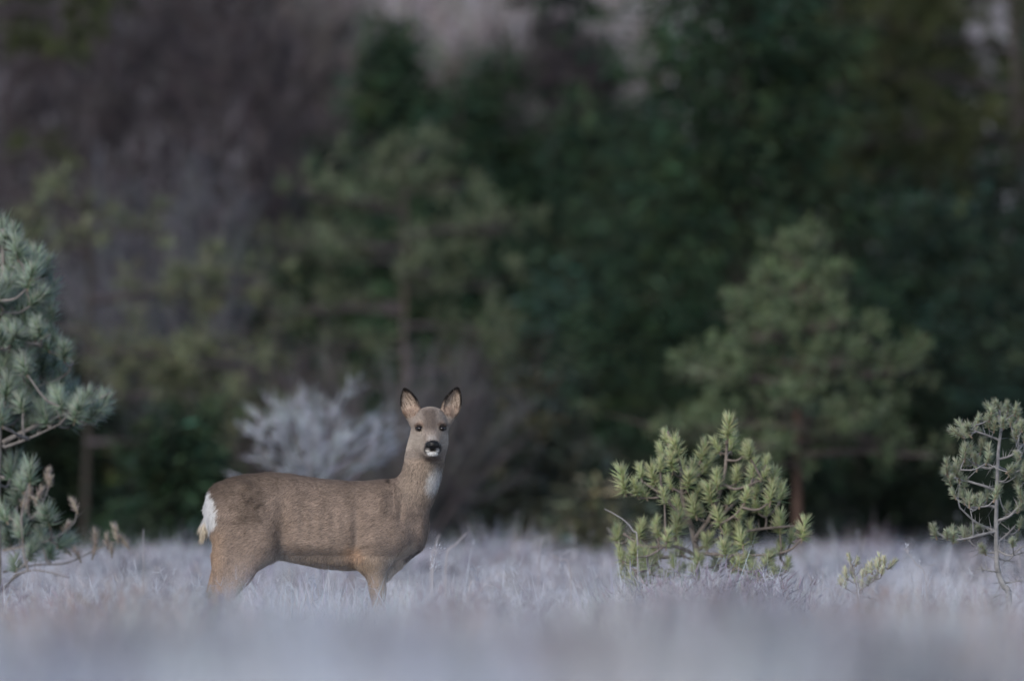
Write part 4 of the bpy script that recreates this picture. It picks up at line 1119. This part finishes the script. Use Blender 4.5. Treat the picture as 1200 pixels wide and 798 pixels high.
for (px, py, y, r_, c) in [(60, 742, 13, .13, PB), (340, 735, 13, .11, PB), (480, 748, 12.5, .09, PB), (760, 738, 13, .12, PW), (960, 740, 13, .13, PB), (1110, 735, 13, .14, PW), (345, 770, 10.5, .08, PW), (810, 768, 10.5, .08, PW), (560, 742, 13, .08, PB),
                          (190, 728, 14.5, .14, DG), (645, 742, 13, .08, DB), (860, 708, 18, .17, DG), (1040, 752, 12, .08, DG), (430, 722, 17, .08, DG),
                          (40, 670, 23, .24, PW), (150, 694, 22, .12, DB), (262, 674, 24, .17, PW), (350, 700, 21, .14, PB), (440, 690, 22, .13, PW), (500, 704, 20, .10, DB), (575, 672, 24, .20, PW), (660, 700, 20, .12, DG), (735, 678, 23, .18, PW), (840, 676, 24, .18, DG),
                          (950, 682, 22, .20, PB), (1030, 700, 20, .12, DB), (1105, 670, 24, .20, PW), (1180, 688, 22, .16, PB),
                          (445, 680, 39.7, .10, PW * .8), (415, 682, 39.6, .10, PB), (475, 684, 39.5, .10, PB), (385, 678, 39.9, .12, PW * .8), (330, 680, 39.8, .10, PB), (520, 676, 40.3, .14, PB), (820, 652, 41.5, .16, PW * .7), (775, 658, 41.6, .14, PB), (860, 656, 41.6, .14, PB), (900, 662, 41.4, .12, PW * .7), (735, 662, 41.5, .12, PB)]:
    X = (px - 600) / FPX * y; tussock(X, y, r_, max(.12, CAM_Z - (py - HOR) / FPX * y - float(ground_z(X, y))) * (1.24 if y < 19 else 1.19 if y < 30 else 1.12) * (1.08 if c[0] < .23 and y < 30 else 1.0), 2600 if y < 19 else 900, c, .0045 if y < 36 else .0034)
stems(mb, 37.5, 44.5, 420, .32, .0036, 61)
stems(mb, 44.5, 60, 60, .34, .005, 62)
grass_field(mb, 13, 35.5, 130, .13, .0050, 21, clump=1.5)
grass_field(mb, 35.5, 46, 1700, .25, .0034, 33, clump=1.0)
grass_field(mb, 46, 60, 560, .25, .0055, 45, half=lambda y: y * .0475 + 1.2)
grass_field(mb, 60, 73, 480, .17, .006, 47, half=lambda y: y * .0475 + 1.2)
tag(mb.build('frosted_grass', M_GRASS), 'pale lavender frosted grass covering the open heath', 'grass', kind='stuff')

mb = MB()
def heather(x, y, r, h, col, n=1500):
    a = R.uniform(0, 2 * math.pi, n); rr = np.sqrt(R.uniform(0, 1, n)) * r
    X = x + np.cos(a) * rr; Yv = y + np.sin(a) * rr
    hh = h * np.sqrt(np.clip(1 - (rr / r) ** 2 * .9, .05, 1)) * R.uniform(.55, 1.15, n)
    P = np.stack([X, Yv, ground_z(X, Yv)], 1)
    D = unit(np.stack([np.cos(a) * rr / r * .5 + R.normal(size=n) * .25, np.sin(a) * rr / r * .5 + R.normal(size=n) * .25, np.ones(n)], 1))
    c = jitter(col, n, .18).clip(.02, .9)
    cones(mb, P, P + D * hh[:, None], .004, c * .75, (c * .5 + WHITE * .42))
    k = R.integers(0, n, n * 3); t = R.uniform(.35, .95, (n * 3, 1)); A = P[k] + D[k] * hh[k][:, None] * t
    D2 = unit(D[k] + R.normal(size=(n * 3, 3)) * .55)
    cones(mb, A, A + D2 * R.uniform(.03, .07, (n * 3, 1)), .0035, c[k] * .8, (c[k] * .55 + WHITE * .38))
HP_ = np.array([.20, .165, .20]); HB = np.array([.30, .20, .165]); HG = np.array([.20, .205, .235])
for (px, py, d, r, col) in [(835, 690, 27, .30, HP_), (640, 752, 20, .22, HB), (190, 738, 19, .28, HG), (60, 722, 24, .30, HB), (430, 718, 24, .28, HP_), (1110, 706, 28, .34, HB), (960, 730, 22, .30, HG), (300, 765, 16.5, .2, HG * .8),
                            (740, 700, 30, .3, HG), (520, 712, 26, .28, HP_ * 1.1), (1180, 730, 22, .3, HP_), (1040, 694, 33, .24, HB), (120, 684, 33, .3, HB), (560, 690, 34, .24, HP_ * 1.1), (880, 765, 18, .25, HG),
                            (830, 664, 38.2, .20, HP_ * 1.4), (775, 672, 38.6, .16, HG * 1.4), (890, 670, 39.2, .16, HP_ * 1.3), (235, 684, 33, .26, HG * 1.2), (30, 690, 36, .3, HP_ * 1.2), (1150, 690, 36, .2, HP_ * 1.2)]:
    X = (px - 600) / FPX * d; top = CAM_Z - (py - HOR) / FPX * d
    heather(X, d, r, max(.12, top - float(ground_z(X, d))), col)
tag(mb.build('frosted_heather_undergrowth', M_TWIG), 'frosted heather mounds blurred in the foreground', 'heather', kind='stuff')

# single stalks that stand clear of the grass
def stalk(pts, d, r, col, label, twigs=0, name='dead_stalk', group='single dead stalks standing above the grass', cat='stalk'):
    P = np.array([pt(px, py, d) for px, py in pts])
    g = float(ground_z(P[0, 0], d)); first = np.array([P[0, 0], d, g])
    root = empty(name, first, label, cat, group)
    path = smooth_path(np.vstack([first[None], P]) - first, 6)
    b = MB(); tube(b, path, np.linspace(r, r * .4, len(path)), col, 5)
    b.build('stem', M_TWIG, root, smooth=True)
    if twigs:
        t = MB(); k = R.integers(len(path) // 2, len(path), twigs); A = path[k]
        D = unit(R.normal(size=(twigs, 3)) * .6 + np.array([[0, 0, .7]]))
        E = A + D * R.uniform(.015, .04, (twigs, 1))
        cones(t, A, E, r * .6, np.asarray(col) * .9, WHITE * .9)
        cones(t, E - D * .002, E + D * .008, r * 1.1, WHITE * .9, WHITE)
        t.build('seed_head', M_TWIG, root)
PALE = np.array([.55, .52, .55])
stalk([(747, 640), (742, 622), (732, 610), (718, 601), (708, 596)], 42.6, .0027, PALE * .8, 'pale bent grass blade arching left beside the bushy little pine')
stalk([(507, 690), (508, 665), (511, 645)], 40.2, .002, PALE * .9, 'branching frosted weed stem just right of the deer breast', twigs=26)
stalk([(506, 660), (510, 640), (515, 626)], 45.5, .005, PALE * .8, 'pale upright blade close to the deer breast')
stalk([(523, 655), (534, 638), (547, 624)], 45.5, .005, PALE * .8, 'pale blade leaning right of the deer breast')
stalk([(632, 660), (633, 642), (637, 628)], 46.5, .004, PALE * .7, 'upright pale blade midway between deer and bushy pine')
stalk([(668, 668), (655, 655), (645, 650)], 43.5, .003, PALE * .8, 'short bent stalk left of the bushy pine')
stalk([(1085, 680), (1073, 660), (1060, 643)], 42.0, .003, PALE * .8, 'dead twig leaning left between seedling and thin sapling', twigs=6)
stalk([(168, 665), (168, 640), (168, 620)], 45.0, .0035, PALE * .8, 'single straight stalk left of the deer rump')
stalk([(880, 690), (890, 682), (905, 676)], 40.5, .0022, PALE, 'arched pale blade below the bushy pine', )
stalk([(550, 690), (562, 683), (578, 687)], 40.2, .002, PALE, 'arched pale blade right of the branching weed stem')
stalk([(735, 660), (723, 640), (712, 618)], 46.0, .0035, PALE * .6, 'dim slanting twig left of the bushy pine')
stalk([(1008, 662), (1010, 645), (1014, 630)], 47.0, .004, PALE * .5, 'dark upright stalk behind the pine seedling')
stalk([(975, 700), (962, 690), (955, 684)], 40.4, .002, PALE, 'short frosted sprig left of the pine seedling', twigs=10)
